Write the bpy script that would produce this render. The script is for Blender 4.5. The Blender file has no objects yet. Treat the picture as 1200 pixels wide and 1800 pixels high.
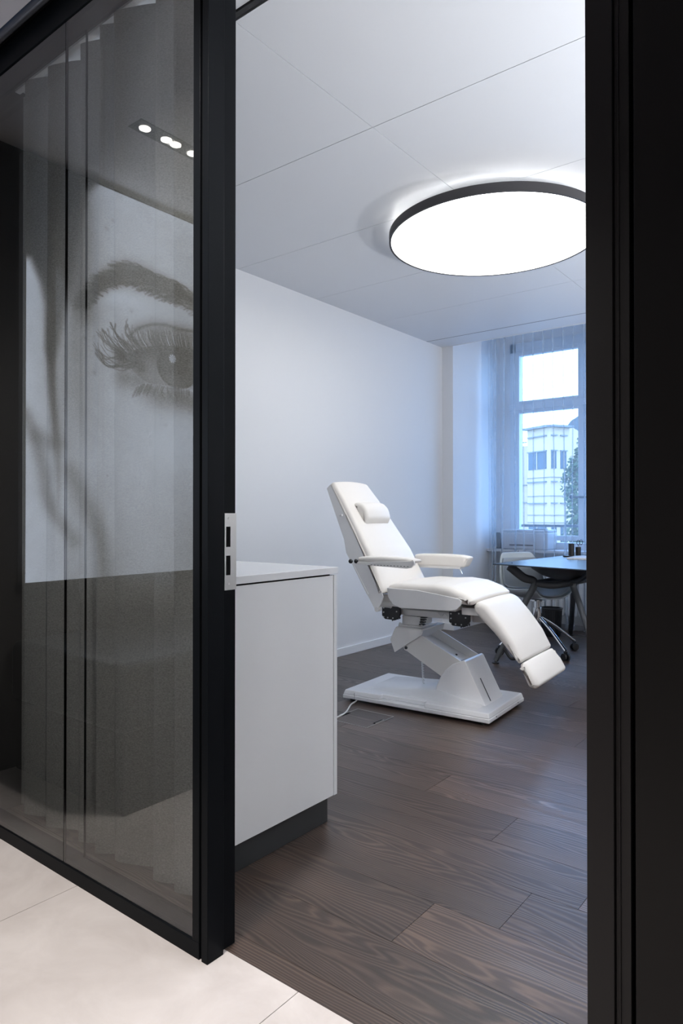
import bpy, bmesh, math, random
import numpy as np
from mathutils import Vector, Matrix
random.seed(7)
C = bpy.context.scene.collection
PI = math.pi

# ------------------------------------------------------------------ helpers
def srgb(r, g, b):
    f = lambda c: (c/255/12.92) if c/255 <= .04045 else ((c/255+.055)/1.055)**2.4
    return (f(r), f(g), f(b), 1)

def mat(name, col, rough=.5, metal=0, spec=.5, coat=0, emis=None, estr=0, bump=None, var=0, trans=0):
    m = bpy.data.materials.new(name); m.use_nodes = True
    nt = m.node_tree; b = nt.nodes['Principled BSDF']
    b.inputs['Base Color'].default_value = col
    b.inputs['Roughness'].default_value = rough
    b.inputs['Metallic'].default_value = metal
    b.inputs['Specular IOR Level'].default_value = spec
    b.inputs['Coat Weight'].default_value = coat
    if emis:
        b.inputs['Emission Color'].default_value = emis
        b.inputs['Emission Strength'].default_value = estr
    tc = nt.nodes.new('ShaderNodeTexCoord')
    if bump:
        n = nt.nodes.new('ShaderNodeTexNoise'); n.inputs['Scale'].default_value = bump[0]; n.inputs['Detail'].default_value = 4
        nt.links.new(tc.outputs['Object'], n.inputs['Vector'])
        bp = nt.nodes.new('ShaderNodeBump'); bp.inputs['Strength'].default_value = bump[1]; bp.inputs['Distance'].default_value = .002
        nt.links.new(n.outputs['Fac'], bp.inputs['Height']); nt.links.new(bp.outputs['Normal'], b.inputs['Normal'])
    if var:
        n = nt.nodes.new('ShaderNodeTexNoise'); n.inputs['Scale'].default_value = 3; n.inputs['Detail'].default_value = 5
        nt.links.new(tc.outputs['Object'], n.inputs['Vector'])
        mx = nt.nodes.new('ShaderNodeMix'); mx.data_type = 'RGBA'
        mx.inputs['A'].default_value = [c*(1-var) for c in col[:3]]+[1]
        mx.inputs['B'].default_value = [min(1, c*(1+var)) for c in col[:3]]+[1]
        nt.links.new(n.outputs['Fac'], mx.inputs['Factor']); nt.links.new(mx.outputs['Result'], b.inputs['Base Color'])
    return m

def obj(name, bm, m, parent=None, bevel=0, smooth=False, seg=2, world=False, angle=40):
    if world and parent is not None:
        r = parent
        while r.parent: r = r.parent
        bm.transform(Matrix.Translation(-Vector(r.location)))
    me = bpy.data.meshes.new(name)
    bmesh.ops.recalc_face_normals(bm, faces=bm.faces)
    bm.to_mesh(me); bm.free()
    o = bpy.data.objects.new(name, me); C.objects.link(o)
    if m: me.materials.append(m)
    if parent is not None: o.parent = parent
    if smooth or bevel:
        me.polygons.foreach_set('use_smooth', [True]*len(me.polygons))
        if hasattr(me, 'set_sharp_from_angle'): me.set_sharp_from_angle(angle=math.radians(angle))
    if bevel:
        b = o.modifiers.new('bevel', 'BEVEL'); b.width = bevel; b.segments = seg; b.limit_method = 'ANGLE'
        b.angle_limit = math.radians(30); b.harden_normals = True
    return o

def tag(o, label, cat, group=None):
    o['label'] = label; o['category'] = cat
    if group: o['group'] = group
    return o
def stru(o):
    o['kind'] = 'structure'; return o
def empty(name, loc=(0, 0, 0), rz=0):
    o = bpy.data.objects.new(name, None); C.objects.link(o); o.location = loc; o.rotation_euler = (0, 0, rz)
    o.empty_display_size = .1
    return o
def copy_tree(o, parent=None):
    c = o.copy(); C.objects.link(c); c.parent = parent
    for ch in list(o.children): copy_tree(ch, c)
    return c

def box(bm, x0, x1, y0, y1, z0, z1):
    vs = [bm.verts.new((x, y, z)) for z in (z0, z1) for x, y in ((x0, y0), (x1, y0), (x1, y1), (x0, y1))]
    for f in ((0, 3, 2, 1), (4, 5, 6, 7), (0, 1, 5, 4), (1, 2, 6, 5), (2, 3, 7, 6), (3, 0, 4, 7)):
        bm.faces.new([vs[i] for i in f])
    return vs
def B(*boxes):
    bm = bmesh.new()
    for b in boxes: box(bm, *b)
    return bm
def cyl(bm, p0, p1, r0, r1=None, n=20, caps=True):
    r1 = r0 if r1 is None else r1
    p0, p1 = Vector(p0), Vector(p1); d = (p1-p0).normalized()
    a = d.orthogonal().normalized(); b = d.cross(a)
    R = [[bm.verts.new(p+(a*math.cos(2*PI*i/n)+b*math.sin(2*PI*i/n))*r) for i in range(n)] for p, r in ((p0, r0), (p1, r1))]
    for i in range(n): bm.faces.new((R[0][i], R[0][(i+1) % n], R[1][(i+1) % n], R[1][i]))
    if caps: bm.faces.new(R[0][::-1]); bm.faces.new(R[1])
def catmull(pts, k=8):
    P = [Vector(p) for p in pts]; out = []
    for i in range(len(P)-1):
        a = P[max(i-1, 0)]; b = P[i]; c = P[i+1]; d = P[min(i+2, len(P)-1)]
        for j in range(k):
            t = j/k
            out.append(.5*((2*b)+(c-a)*t+(2*a-5*b+4*c-d)*t*t+(3*b-a-3*c+d)*t**3))
    out.append(P[-1]); return out
def tube(bm, pts, r, n=10, k=8, spline=True, squash=None, up=None):
    P = catmull(pts, k) if spline else [Vector(p) for p in pts]
    rs = r if isinstance(r, (list, tuple)) else None
    rings = []; prev = None
    for i, p in enumerate(P):
        d = (P[min(i+1, len(P)-1)]-P[max(i-1, 0)]).normalized()
        if up is not None: a = Vector(up)-d*Vector(up).dot(d)
        elif prev is None: a = d.orthogonal()
        else: a = prev-d*prev.dot(d)
        a.normalize(); prev = a; b = d.cross(a)
        rr = r if rs is None else rs[0]+(rs[1]-rs[0])*i/(len(P)-1)
        sx = 1 if squash is None else squash
        rings.append([bm.verts.new(p+a*math.cos(2*PI*j/n)*rr+b*math.sin(2*PI*j/n)*rr*sx) for j in range(n)])
    for u, v in zip(rings, rings[1:]):
        for j in range(n): bm.faces.new((u[j], u[(j+1) % n], v[(j+1) % n], v[j]))
    bm.faces.new(rings[0][::-1]); bm.faces.new(rings[-1])
def extr(bm, prof, t0, t1, f):
    """closed profile of (a,b) pairs extruded between t0 and t1; f(a,b,t)->xyz"""
    A = [bm.verts.new(f(a, b, t0)) for a, b in prof]; D = [bm.verts.new(f(a, b, t1)) for a, b in prof]
    n = len(prof)
    for i in range(n): bm.faces.new((A[i], A[(i+1) % n], D[(i+1) % n], D[i]))
    bm.faces.new(A[::-1]); bm.faces.new(D)
def ring(bm, cx, cy, z0, z1, r0, r1, n=96):
    V = []
    for r, z in ((r0, z0), (r1, z0), (r1, z1), (r0, z1)):
        V.append([bm.verts.new((cx+r*math.cos(2*PI*i/n), cy+r*math.sin(2*PI*i/n), z)) for i in range(n)])
    for k in range(4):
        a, b = V[k], V[(k+1) % 4]
        for i in range(n): bm.faces.new((a[i], a[(i+1) % n], b[(i+1) % n], b[i]))
def lathe(bm, prof, c=(0, 0, 0), n=28):
    R = []
    for r, z in prof:
        R.append([bm.verts.new((c[0]+r*math.cos(2*PI*i/n), c[1]+r*math.sin(2*PI*i/n), c[2]+z)) for i in range(n)])
    for a, b in zip(R, R[1:]):
        for i in range(n): bm.faces.new((a[i], a[(i+1) % n], b[(i+1) % n], b[i]))
    bm.faces.new(R[0][::-1]); bm.faces.new(R[-1])

def cushion(prof, hw, r=.025, crown=.02, nx=None, rc=None, k=6):
    """padded body: closed side profile (s,z), rounded outline, extruded over t in [-hw(z), hw(z)], edges rolled
    over radius r, broad faces crowned outwards in the direction nx"""
    rc = rc or r
    P = [Vector(p) for p in prof]; n = len(P); poly = []
    for i in range(n):
        a, b, c = P[i-1], P[i], P[(i+1) % n]
        d1 = (a-b); d2 = (c-b); q = min(rc, d1.length*.45, d2.length*.45)
        p1 = b+d1.normalized()*q; p2 = b+d2.normalized()*q
        ang = d1.angle(d2)
        if ang > 2.7: poly.append(b*.5+(p1+p2)*.25); continue
        for j in range(k+1):
            t = j/k; poly.append((1-t)**2*p1+2*t*(1-t)*b+t*t*p2)
    out = []
    for i in range(len(poly)):
        a, b = poly[i], poly[(i+1) % len(poly)]; L = (b-a).length; m = max(1, int(L/.02))
        for j in range(m): out.append(a+(b-a)*j/m)
    poly = out; n = len(poly)
    area = sum(poly[i].x*poly[(i+1) % n].y-poly[(i+1) % n].x*poly[i].y for i in range(n))
    sg = 1 if area > 0 else -1
    nor = []
    for i in range(n):
        e = (poly[(i+1) % n]-poly[i-1]); nor.append(Vector((e.y, -e.x)).normalized()*sg)
    nxv = Vector(nx).normalized() if nx else None
    bm = bmesh.new(); rings = []
    fr = []
    for j in range(7): fr.append(('e', -1, j/6))
    for j in range(1, 12): fr.append(('m', -1+2*j/12, 1))
    for j in range(7): fr.append(('e', 1, 1-j/6))
    for kind, u, e in fr:
        row = []
        for p, nn in zip(poly, nor):
            h = hw(p.y) if callable(hw) else hw
            if kind == 'e':
                an = e*PI/2; t = u*(h-r+r*math.cos(an)); ins = r*(1-math.sin(an))
            else:
                t = u*(h-r); ins = 0
            q = p-nn*ins
            c = crown*max(0, 1-(t/h)**2)
            if nxv is not None: c *= max(0, nn.dot(nxv))
            q = q+nn*c
            row.append(bm.verts.new((q.x, t, q.y)))
        rings.append(row)
    for a, b in zip(rings, rings[1:]):
        for i in range(n): bm.faces.new((a[i], a[(i+1) % n], b[(i+1) % n], b[i]))
    for rr in (rings[0], rings[-1]):
        f = bm.faces.new(rr); bmesh.ops.triangulate(bm, faces=[f])
    return bm

# ------------------------------------------------------------------ camera (1.10 m above the floor, looking 38.1 deg left of +Y)
TH = math.radians(38.10236); PT = math.radians(.4); CH = 1.10
cam = bpy.data.cameras.new('camera'); co = bpy.data.objects.new('camera', cam); C.objects.link(co)
co.location = (0, 0, CH); co.rotation_euler = (PI/2+PT, 0, TH)
cam.sensor_fit = 'VERTICAL'; cam.sensor_height = 36; cam.lens = 24; cam.shift_y = -3.38/1800
cam.clip_start = .02; cam.clip_end = 400
bpy.context.scene.camera = co

# ------------------------------------------------------------------ materials
M = {}
M['wall'] = mat('white_wall_paint', (.745, .755, .77, 1), .75, spec=.25, bump=(300, .08))
M['ceil'] = mat('metal_ceiling_panel', (.63, .65, .685, 1), .42, spec=.4, bump=(900, .05))
M['gap'] = mat('dark_joint', (.03, .03, .033, 1), .8)
M['seam'] = mat('panel_joint_grey', (.25, .26, .28, 1), .8)
M['black'] = mat('black_anodised_aluminium', (.0055, .0065, .008, 1), .34, spec=.05)
M['black2'] = mat('black_coated_panel', (.0085, .0075, .008, 1), .45, spec=.25)
M['blackgap'] = mat('black_rubber_gasket', (.003, .003, .003, 1), .8, spec=.1)
M['steel'] = mat('brushed_steel', (.62, .61, .59, 1), .38, metal=1, bump=(120, .1))
M['chrome'] = mat('polished_chrome', (.8, .81, .82, 1), .08, metal=1)
M['lacquer'] = mat('white_lacquer', (.80, .81, .82, 1), .22, spec=.5)
M['plinth'] = mat('dark_plinth', (.02, .022, .024, 1), .45)
M['vinyl'] = mat('white_upholstery', (.77, .74, .70, 1), .45, spec=.35, bump=(500, .12))
M['shell'] = mat('white_powder_coated_metal', (.84, .84, .84, 1), .38, spec=.45)
M['gloss'] = mat('white_glossy_plastic', (.87, .875, .89, 1), .2, spec=.5)
M['beam'] = mat('warm_white_steel', (.80, .79, .77, 1), .35, metal=.1)
M['blk'] = mat('black_plastic', (.012, .012, .013, 1), .4)
M['rub'] = mat('black_rubber', (.008, .008, .008, 1), .7)
M['cord'] = mat('white_cable', (.75, .75, .74, 1), .45)
M['tabletop'] = mat('grey_coated_tabletop', (.04, .055, .07, 1), .30, spec=.25)
M['tleg'] = mat('anthracite_cast_aluminium', (.060, .065, .072, 1), .45, metal=.2, bump=(200, .1))
M['chairshell'] = mat('pale_grey_shell', (.42, .47, .50, 1), .4)
M['pad'] = mat('grey_chair_upholstery', (.25, .28, .31, 1), .8, bump=(400, .2))
M['bin'] = mat('black_bin_plastic', (.012, .012, .014, 1), .35)
M['rad'] = mat('radiator_enamel', (.75, .76, .77, 1), .35)
M['winfr'] = mat('window_frame_paint', (.62, .67, .73, 1), .4)
M['paper'] = mat('white_paper', (.78, .80, .84, 1), .7)
M['printer'] = mat('pale_printer_plastic', (.50, .52, .56, 1), .45)
M['fac'] = mat('cream_render', (.56, .40, .25, 1), .85, var=.05)
M['fac2'] = mat('facade_band', (.20, .19, .18, 1), .85)
M['fwin'] = mat('dark_office_glazing', (.02, .04, .06, 1), .15)
M['roof'] = mat('slate_roof', (.09, .095, .10, 1), .8, var=.2)
M['leaf'] = mat('leaf_green', (.055, .085, .03, 1), .7, var=.4)
M['bark'] = mat('bark', (.08, .06, .05, 1), .9)
M['darkwall'] = mat('dark_hall_wall', (.035, .033, .033, 1), .6, spec=.3)
M['hallceil'] = mat('hall_ceiling_paint', (.84, .82, .86, 1), .8)
M['leather'] = mat('black_leather', (.02, .024, .028, 1), .35, spec=.6)
M['sill'] = mat('window_sill_stone', (.55, .57, .60, 1), .5, var=.08)

def emat(name, col, s):
    m = bpy.data.materials.new(name); m.use_nodes = True; nt = m.node_tree; nt.nodes.clear()
    o = nt.nodes.new('ShaderNodeOutputMaterial'); e = nt.nodes.new('ShaderNodeEmission')
    e.inputs[0].default_value = col; e.inputs[1].default_value = s; nt.links.new(e.outputs[0], o.inputs[0]); return m
LAMP = 7.8
M['diff'] = emat('lit_diffuser', (1, .985, .955, 1), LAMP)
M['led'] = emat('led_strip', (1, .98, .95, 1), 24)
M['spot'] = emat('lit_spot_lamp', (1, .96, .9, 1), 14)

# glass: clear pane, fresnel reflection on its outer faces
def glass(name, tint, boost):
    m = bpy.data.materials.new(name); m.use_nodes = True; nt = m.node_tree; nt.nodes.clear(); N = nt.nodes.new; L = nt.links.new
    o = N('ShaderNodeOutputMaterial'); t = N('ShaderNodeBsdfTransparent'); t.inputs[0].default_value = tint
    g = N('ShaderNodeBsdfGlossy'); g.inputs['Roughness'].default_value = 0; g.inputs['Color'].default_value = (1, 1, 1, 1)
    fr = N('ShaderNodeFresnel'); fr.inputs['IOR'].default_value = 1.5
    mu = N('ShaderNodeMath'); mu.operation = 'MULTIPLY'; mu.inputs[1].default_value = boost; mu.use_clamp = True
    ge = N('ShaderNodeNewGeometry'); sb = N('ShaderNodeMath'); sb.operation = 'SUBTRACT'; sb.inputs[0].default_value = 1
    m2 = N('ShaderNodeMath'); m2.operation = 'MULTIPLY'
    mx = N('ShaderNodeMixShader')
    L(fr.outputs[0], mu.inputs[0]); L(ge.outputs['Backfacing'], sb.inputs[1]); L(mu.outputs[0], m2.inputs[0]); L(sb.outputs[0], m2.inputs[1])
    L(m2.outputs[0], mx.inputs[0]); L(t.outputs[0], mx.inputs[1]); L(g.outputs[0], mx.inputs[2]); L(mx.outputs[0], o.inputs[0])
    return m
M['glassA'] = glass('partition_glass', (.92, .925, .925, 1), 1.5)
M['glassB'] = glass('partition_inner_glass', (.93, .94, .94, 1), .35)
M['glassW'] = glass('window_glass', (.97, .98, .98, 1), 1.0)

def cloth(name, col, transp, transl, weave=900, k=.5):
    m = bpy.data.materials.new(name); m.use_nodes = True; nt = m.node_tree; nt.nodes.clear(); N = nt.nodes.new; L = nt.links.new
    o = N('ShaderNodeOutputMaterial'); d = N('ShaderNodeBsdfDiffuse'); tl = N('ShaderNodeBsdfTranslucent'); tp = N('ShaderNodeBsdfTransparent')
    tc = N('ShaderNodeTexCoord'); mp = N('ShaderNodeMapping'); mp.inputs['Scale'].default_value = (1, 1, 2.2)
    no = N('ShaderNodeTexNoise'); no.inputs['Scale'].default_value = weave; no.inputs['Detail'].default_value = 3
    L(tc.outputs['Object'], mp.inputs[0]); L(mp.outputs[0], no.inputs['Vector'])
    mc = N('ShaderNodeMix'); mc.data_type = 'RGBA'
    mc.inputs['A'].default_value = [c*(1-k) for c in col[:3]]+[1]; mc.inputs['B'].default_value = [c*(1+k) for c in col[:3]]+[1]
    L(no.outputs['Fac'], mc.inputs['Factor']); L(mc.outputs['Result'], d.inputs[0]); L(mc.outputs['Result'], tl.inputs[0])
    a = N('ShaderNodeMixShader'); a.inputs[0].default_value = transl; L(d.outputs[0], a.inputs[1]); L(tl.outputs[0], a.inputs[2])
    b = N('ShaderNodeMixShader'); b.inputs[0].default_value = transp; L(a.outputs[0], b.inputs[1]); L(tp.outputs[0], b.inputs[2]); L(b.outputs[0], o.inputs[0])
    return m
M['grey_cloth'] = cloth('grey_woven_curtain', (.29, .282, .27, 1), 0, .45, 170, .6)
M['sheer'] = cloth('sheer_voile', (.60, .66, .72, 1), .70, .45, 900, .08)

# dark oak planks: grain from noise-bent rings, one tone and one grain offset per plank
def wood():
    m = bpy.data.materials.new('smoked_oak_planks'); m.use_nodes = True; nt = m.node_tree; N = nt.nodes.new; L = nt.links.new
    b = nt.nodes['Principled BSDF']
    tc = N('ShaderNodeTexCoord'); at = N('ShaderNodeAttribute'); at.attribute_name = 'plank'
    sp = N('ShaderNodeSeparateXYZ'); L(tc.outputs['Object'], sp.inputs[0])
    sa = N('ShaderNodeSeparateColor'); L(at.outputs['Color'], sa.inputs[0])
    def mth(op, a, bb):
        n = N('ShaderNodeMath'); n.operation = op
        for i, v in enumerate((a, bb)):
            if isinstance(v, (int, float)): n.inputs[i].default_value = v
            elif v is not None: L(v, n.inputs[i])
        return n.outputs[0]
    ox = mth('MULTIPLY', sa.outputs[0], 37.0); oy = mth('MULTIPLY', sa.outputs[1], 23.0)
    x = mth('ADD', sp.outputs[0], ox); y = mth('ADD', sp.outputs[1], oy)
    def noise(sx, sy, scale, det, rough=.5):
        cx = N('ShaderNodeCombineXYZ'); L(mth('MULTIPLY', x, sx), cx.inputs[0]); L(mth('MULTIPLY', y, sy), cx.inputs[1])
        n = N('ShaderNodeTexNoise'); n.inputs['Scale'].default_value = scale; n.inputs['Detail'].default_value = det; n.inputs['Roughness'].default_value = rough
        L(cx.outputs[0], n.inputs['Vector']); return n.outputs['Fac']
    warp = noise(1.1, 7, 1, 2.5, .45)
    amp = mth('ADD', mth('MULTIPLY', sa.outputs[2], 14.0), 5.0)
    ph = mth('ADD', mth('MULTIPLY', y, 74.0), mth('MULTIPLY', warp, mth('MULTIPLY', amp, 2.1)))
    ringv = mth('SINE', mth('MULTIPLY', ph, 6.2832), None)
    ringp = mth('POWER', mth('MULTIPLY_ADD', ringv, .5), 1.6)
    ringp.node.inputs[0].default_value = 0
    rn = ringp.node.inputs[0].links[0].from_node; rn.inputs[2].default_value = .5
    fibre = noise(9, 190, 1, 3, .6)
    broad = noise(.8, 5, 1, 4, .6)
    f = mth('ADD', mth('MULTIPLY', ringp, .38), mth('ADD', mth('MULTIPLY', fibre, .36), mth('MULTIPLY', broad, .50)))
    f = mth('ADD', f, mth('MULTIPLY_ADD', sa.outputs[0], .30)); f.node.inputs[1].links[0].from_node.inputs[2].default_value = -.15
    cr = N('ShaderNodeValToRGB'); L(f, cr.inputs[0])
    e = cr.color_ramp.elements; e[0].position = .2; e[0].color = (.022, .015, .012, 1); e[1].position = 1.0; e[1].color = (.150, .104, .082, 1)
    q = e.new(.58); q.color = (.064, .043, .034, 1)
    L(cr.outputs[0], b.inputs['Base Color'])
    rr = N('ShaderNodeMapRange'); rr.inputs['To Min'].default_value = .42; rr.inputs['To Max'].default_value = .27
    L(f, rr.inputs[0]); L(rr.outputs[0], b.inputs['Roughness'])
    b.inputs['Specular IOR Level'].default_value = .55
    bp = N('ShaderNodeBump'); bp.inputs['Strength'].default_value = .35; bp.inputs['Distance'].default_value = .0012
    L(mth('ADD', mth('MULTIPLY', ringp, -.6), mth('MULTIPLY', fibre, .6)), bp.inputs['Height']); L(bp.outputs[0], b.inputs['Normal'])
    return m
M['wood'] = wood()

def tilemat():
    m = mat('cream_porcelain_tile', (.52, .475, .45, 1), .42, spec=.4); nt = m.node_tree; N = nt.nodes.new; L = nt.links.new
    b = nt.nodes['Principled BSDF']; tc = N('ShaderNodeTexCoord')
    n = N('ShaderNodeTexNoise'); n.inputs['Scale'].default_value = 5; n.inputs['Detail'].default_value = 9; n.inputs['Roughness'].default_value = .62; n.inputs['Distortion'].default_value = .6
    L(tc.outputs['Object'], n.inputs['Vector'])
    cr = N('ShaderNodeValToRGB'); e = cr.color_ramp.elements; e[0].position = .32; e[0].color = (.545, .495, .470, 1); e[1].position = .68; e[1].color = (.655, .605, .580, 1)
    L(n.outputs['Fac'], cr.inputs[0]); L(cr.outputs[0], b.inputs['Base Color']); return m
M['tile'] = tilemat()

# ------------------------------------------------------------------ the shell
XL, XR, YD, YW, YN, ZC = -3.295, 1.20, 1.12, 5.775, 6.80, 2.713
HX0, HX1, HY0 = -2.965, 1.6, -2.4

# oak floor: every plank cut in one mesh, 0.22 m wide, running along X
def plank_floor():
    bm = bmesh.new(); col = bm.loops.layers.color.new('plank')
    base = []
    y = 1.69-.22*3; rows = []
    while y < 6.9: rows.append(y); y += .22
    fixed = {2: -.99, 4: -.66, 6: -1.42, 5: -1.03, 8: -2.2}
    for i, y0 in enumerate(rows):
        ya, yb = max(y0, 1.183), y0+.22
        if yb <= 1.19: continue
        Lp = 2.2; s = fixed.get(i, random.uniform(-2.2, 0))
        k = math.floor((XL-s)/Lp)
        x = s+k*Lp
        while x < XR:
            a, b = max(x, XL), min(x+Lp, XR)
            if b-a > .01:
                g = .0007; c = (random.random(), random.random(), random.random(), 1)
                vs = box(bm, a+g, b-g, ya+g, min(yb, YN)-g, -.02, 0)
                for f in set(ff for v in vs for ff in v.link_faces):
                    for lp in f.loops: lp[col] = c
            x += Lp
    return bm
stru(obj('floor', plank_floor(), M['wood'], None))
stru(obj('floor_subfloor', B((HX0-.5, HX1, HY0-.3, YN, -.06, -.021)), M['gap']))
# hall tiles 0.816 m
bm = bmesh.new()
xs = [-1.87-.816*2+.816*i for i in range(9)]; ys = [.48-.816*3+.816*i for i in range(4)]+[1.1825]
ys = [-2.784, -1.968, -1.152, -.336, .48, 1.1825]
for i in range(len(xs)-1):
    for j in range(len(ys)-1):
        a, b = max(xs[i], HX0), min(xs[i+1], HX1)
        if b > a: box(bm, a+.001, b-.001, max(ys[j], HY0)+.001, ys[j+1]-(.001 if j < 4 else 0), -.02, .0005)
stru(obj('floor_hall', bm, M['tile'], None))
M['grout'] = mat('grout', (.33, .30, .29, 1), .9)
stru(obj('floor_hall_grout', B((HX0, HX1, HY0, 1.182, -.0205, -.0035)), M['grout']))

# treatment room walls
stru(obj('wall_left', B((XL-.15, XL, YD+.1, YW, 0, 3.05)), M['wall']))
stru(obj('wall_right', B((XR, XR+.15, YD+.1, YW+.05, 0, 3.05)), mat('grey_wall_paint', (.40, .40, .41, 1), .8)))
NX0, NX1 = -3.178, -.98
stru(obj('wall_window', B((XL-.15, NX0, YW, YN+.3, 0, 3.05), (NX1, XR+.15, YW, YN+.3, 0, 3.05), (NX0, NX1, YN, YN+.3, 2.90, 3.05),
     (NX0, -3.05, YN, YN+.3, 0, 2.90), (-1.40, NX1, YN, YN+.3, 0, 2.90), (-3.05, -1.40, YN, YN+.3, 0, .74)), M['wall']))
stru(obj('ceiling_niche', B((XL-.15, XR+.15, YW+.012, YN+.3, 3.05, 3.15), (XL-.15, XR+.15, YW, YW+.012, 2.735, 3.15)), M['wall']))
stru(obj('baseboard_left', B((XL, XL+.014, 1.5, YW, 0, .062)), M['wall'], bevel=.002))
stru(obj('baseboard_window', B((XL, NX0+.014, YW-.014, YW, 0, .062), (NX0, NX0+.014, YW, YN, 0, .062)), M['wall'], bevel=.002))

# metal panel ceiling: panels with open joints
bm = bmesh.new()
yj = [1.1, 1.50, 1.532, 2.308, 3.10, 3.892, 4.684, 5.486, YW]
xj = [XL, -1.645, .01, XR]
for i in range(3):
    for j in range(len(yj)-1):
        if j == 1: continue
        g = .0016 if j != 7 else .003
        box(bm, xj[i]+(g if i else 0), xj[i+1]-g, yj[j]+g, yj[j+1]-g, ZC, ZC+.018)
stru(obj('ceiling', bm, M['ceil']))
stru(obj('ceiling_void', B((XL, XR, 1.1, YW, ZC+.019, ZC+.1)), M['seam']))
stru(obj('trim_1', B((XL, XR, 1.502, 1.512, ZC-.006, ZC+.018), (XL, XR, 1.512, 1.530, ZC+.004, ZC+.018)), M['blk']))
stru(obj('trim_2', B((XL, XR, 5.483, 5.489, ZC-.001, ZC+.018)), M['blk']))
stru(obj('trim_3', B((XL, XR, YW-.012, YW-.004, ZC-.004, ZC+.001)), M['wall']))

# hall
stru(obj('ceiling_hall', B((HX0, HX1, HY0, 1.075, ZC, ZC+.1)), M['hallceil']))
stru(obj('wall_hall_left', B((HX0-.1, HX0, HY0, YD, 0, ZC+.1)), M['darkwall']))
M['midwall'] = mat('pale_hall_wall', (.50, .49, .48, 1), .8)
stru(obj('wall_hall_back', B((HX0-.1, HX1+.1, HY0-.1, HY0, 0, ZC+.1)), M['midwall']))
stru(obj('wall_hall_right', B((HX1, HX1+.1, HY0, YD+.3, 0, ZC+.1)), M['darkwall']))

# ------------------------------------------------------------------ glass partition (left of the opening)
w1 = stru(empty('window_1', (-2.1, YD, 0)))
def frame_bm(y0, y1, x0, x1, zb, zt, side):
    bm = bmesh.new()
    box(bm, x0, x1, y0, y1, 0, zb); box(bm, x0, x1, y0, y1, zt, ZC)
    box(bm, x1-side, x1, y0, y1, zb, zt); box(bm, x0, x0+side, y0, y1, zb, zt)
    return bm
obj('window_frame', frame_bm(1.115, 1.137, HX0, -1.3215, .042, 2.616, .026), M['black'], w1, world=True, bevel=.0015)
obj('window_frame', frame_bm(1.183, 1.2, HX0, -1.36, .03, 2.63, .025), M['black'], w1, world=True)
obj('spacer', B((HX0, -1.335, 1.137, 1.183, 0, .03), (HX0, -1.335, 1.137, 1.183, 2.63, ZC), (-1.352, -1.335, 1.137, 1.183, 0, ZC)), M['black'], w1, world=True)
jx = -1.952
for a, b in ((HX0+.026, jx-.0012), (jx+.0012, -1.3475)):
    obj('pane', B((a, b, 1.119, 1.127, .042, 2.616)), M['glassA'], w1, world=True)
    obj('inner_pane', B((a, b, 1.187, 1.193, .03, 2.63)), M['glassB'], w1, world=True)
obj('pane_joint', B((jx-.0012, jx+.0012, 1.119, 1.127, .042, 2.616), (jx-.0015, jx+.0015, 1.187, 1.193, .03, 2.63)), M['blackgap'], w1, world=True)
stru(obj('trim_4', B((HX0, -.2, 1.080, 1.098, ZC-.022, ZC+.05)), mat('grey_shadow_profile', (.10, .10, .11, 1), .35, metal=.3), bevel=.006, seg=3))
stru(obj('trim_5', B((HX0, -.2, 1.098, 1.115, ZC-.004, ZC+.06)), M['blackgap']))
stru(obj('ceiling_lintel', B((HX0, HX1, 1.100, 1.32, ZC+.018, ZC+.12)), M['gap']))

# door frame with strike plate
d1 = stru(empty('door_1', (-1.3, 1.16, 0)))
obj('gasket', B((-1.3215, -1.3125, 1.122, 1.16, 0, ZC)), M['blackgap'], d1, world=True)
obj('jamb', B((-1.3125, -1.2905, 1.115, 1.1675, 0, ZC)), M['black'], d1, world=True, bevel=.001)
obj('jamb', B((-1.345, -1.304, 1.1675, 1.219, 0, ZC), (-1.37, -1.316, 1.137, 1.205, 0, ZC)), M['black'], d1, world=True, bevel=.001)
# strike plate with two mouths
bm = bmesh.new(); X0, X1 = -1.304, -1.3022
Y0, Y1 = 1.1805, 1.2205
for a, b, c, d in ((Y0, Y1, .908, .946), (Y0, Y1, .996, 1.018), (Y0, Y1, 1.070, 1.104)):
    box(bm, X0, X1, a, b, c, d)
for c, d in ((.946, .996), (1.018, 1.070)):
    box(bm, X0, X1, Y0, Y0+.005, c, d); box(bm, X0, X1, Y0+.020, Y1, c, d)
sp_ = obj('strike_plate', bm, M['steel'], d1, world=True); sp_['label'] = 'brushed steel strike plate'
bm = bmesh.new(); box(bm, X0-.0002, X0+.0004, Y0+.004, Y0+.021, .945, .997); box(bm, X0-.0002, X0+.0004, Y0+.004, Y0+.021, 1.017, 1.071)
obj('strike_box', bm, M['blackgap'], sp_, world=True)
for z in (.924, 1.091):
    bm = bmesh.new(); cyl(bm, (X1-.0005, Y0+.014, z), (X1+.0008, Y0+.014, z), .0032, n=16)
    obj('screw', bm, M['beam'], sp_, world=True, smooth=True)
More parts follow.
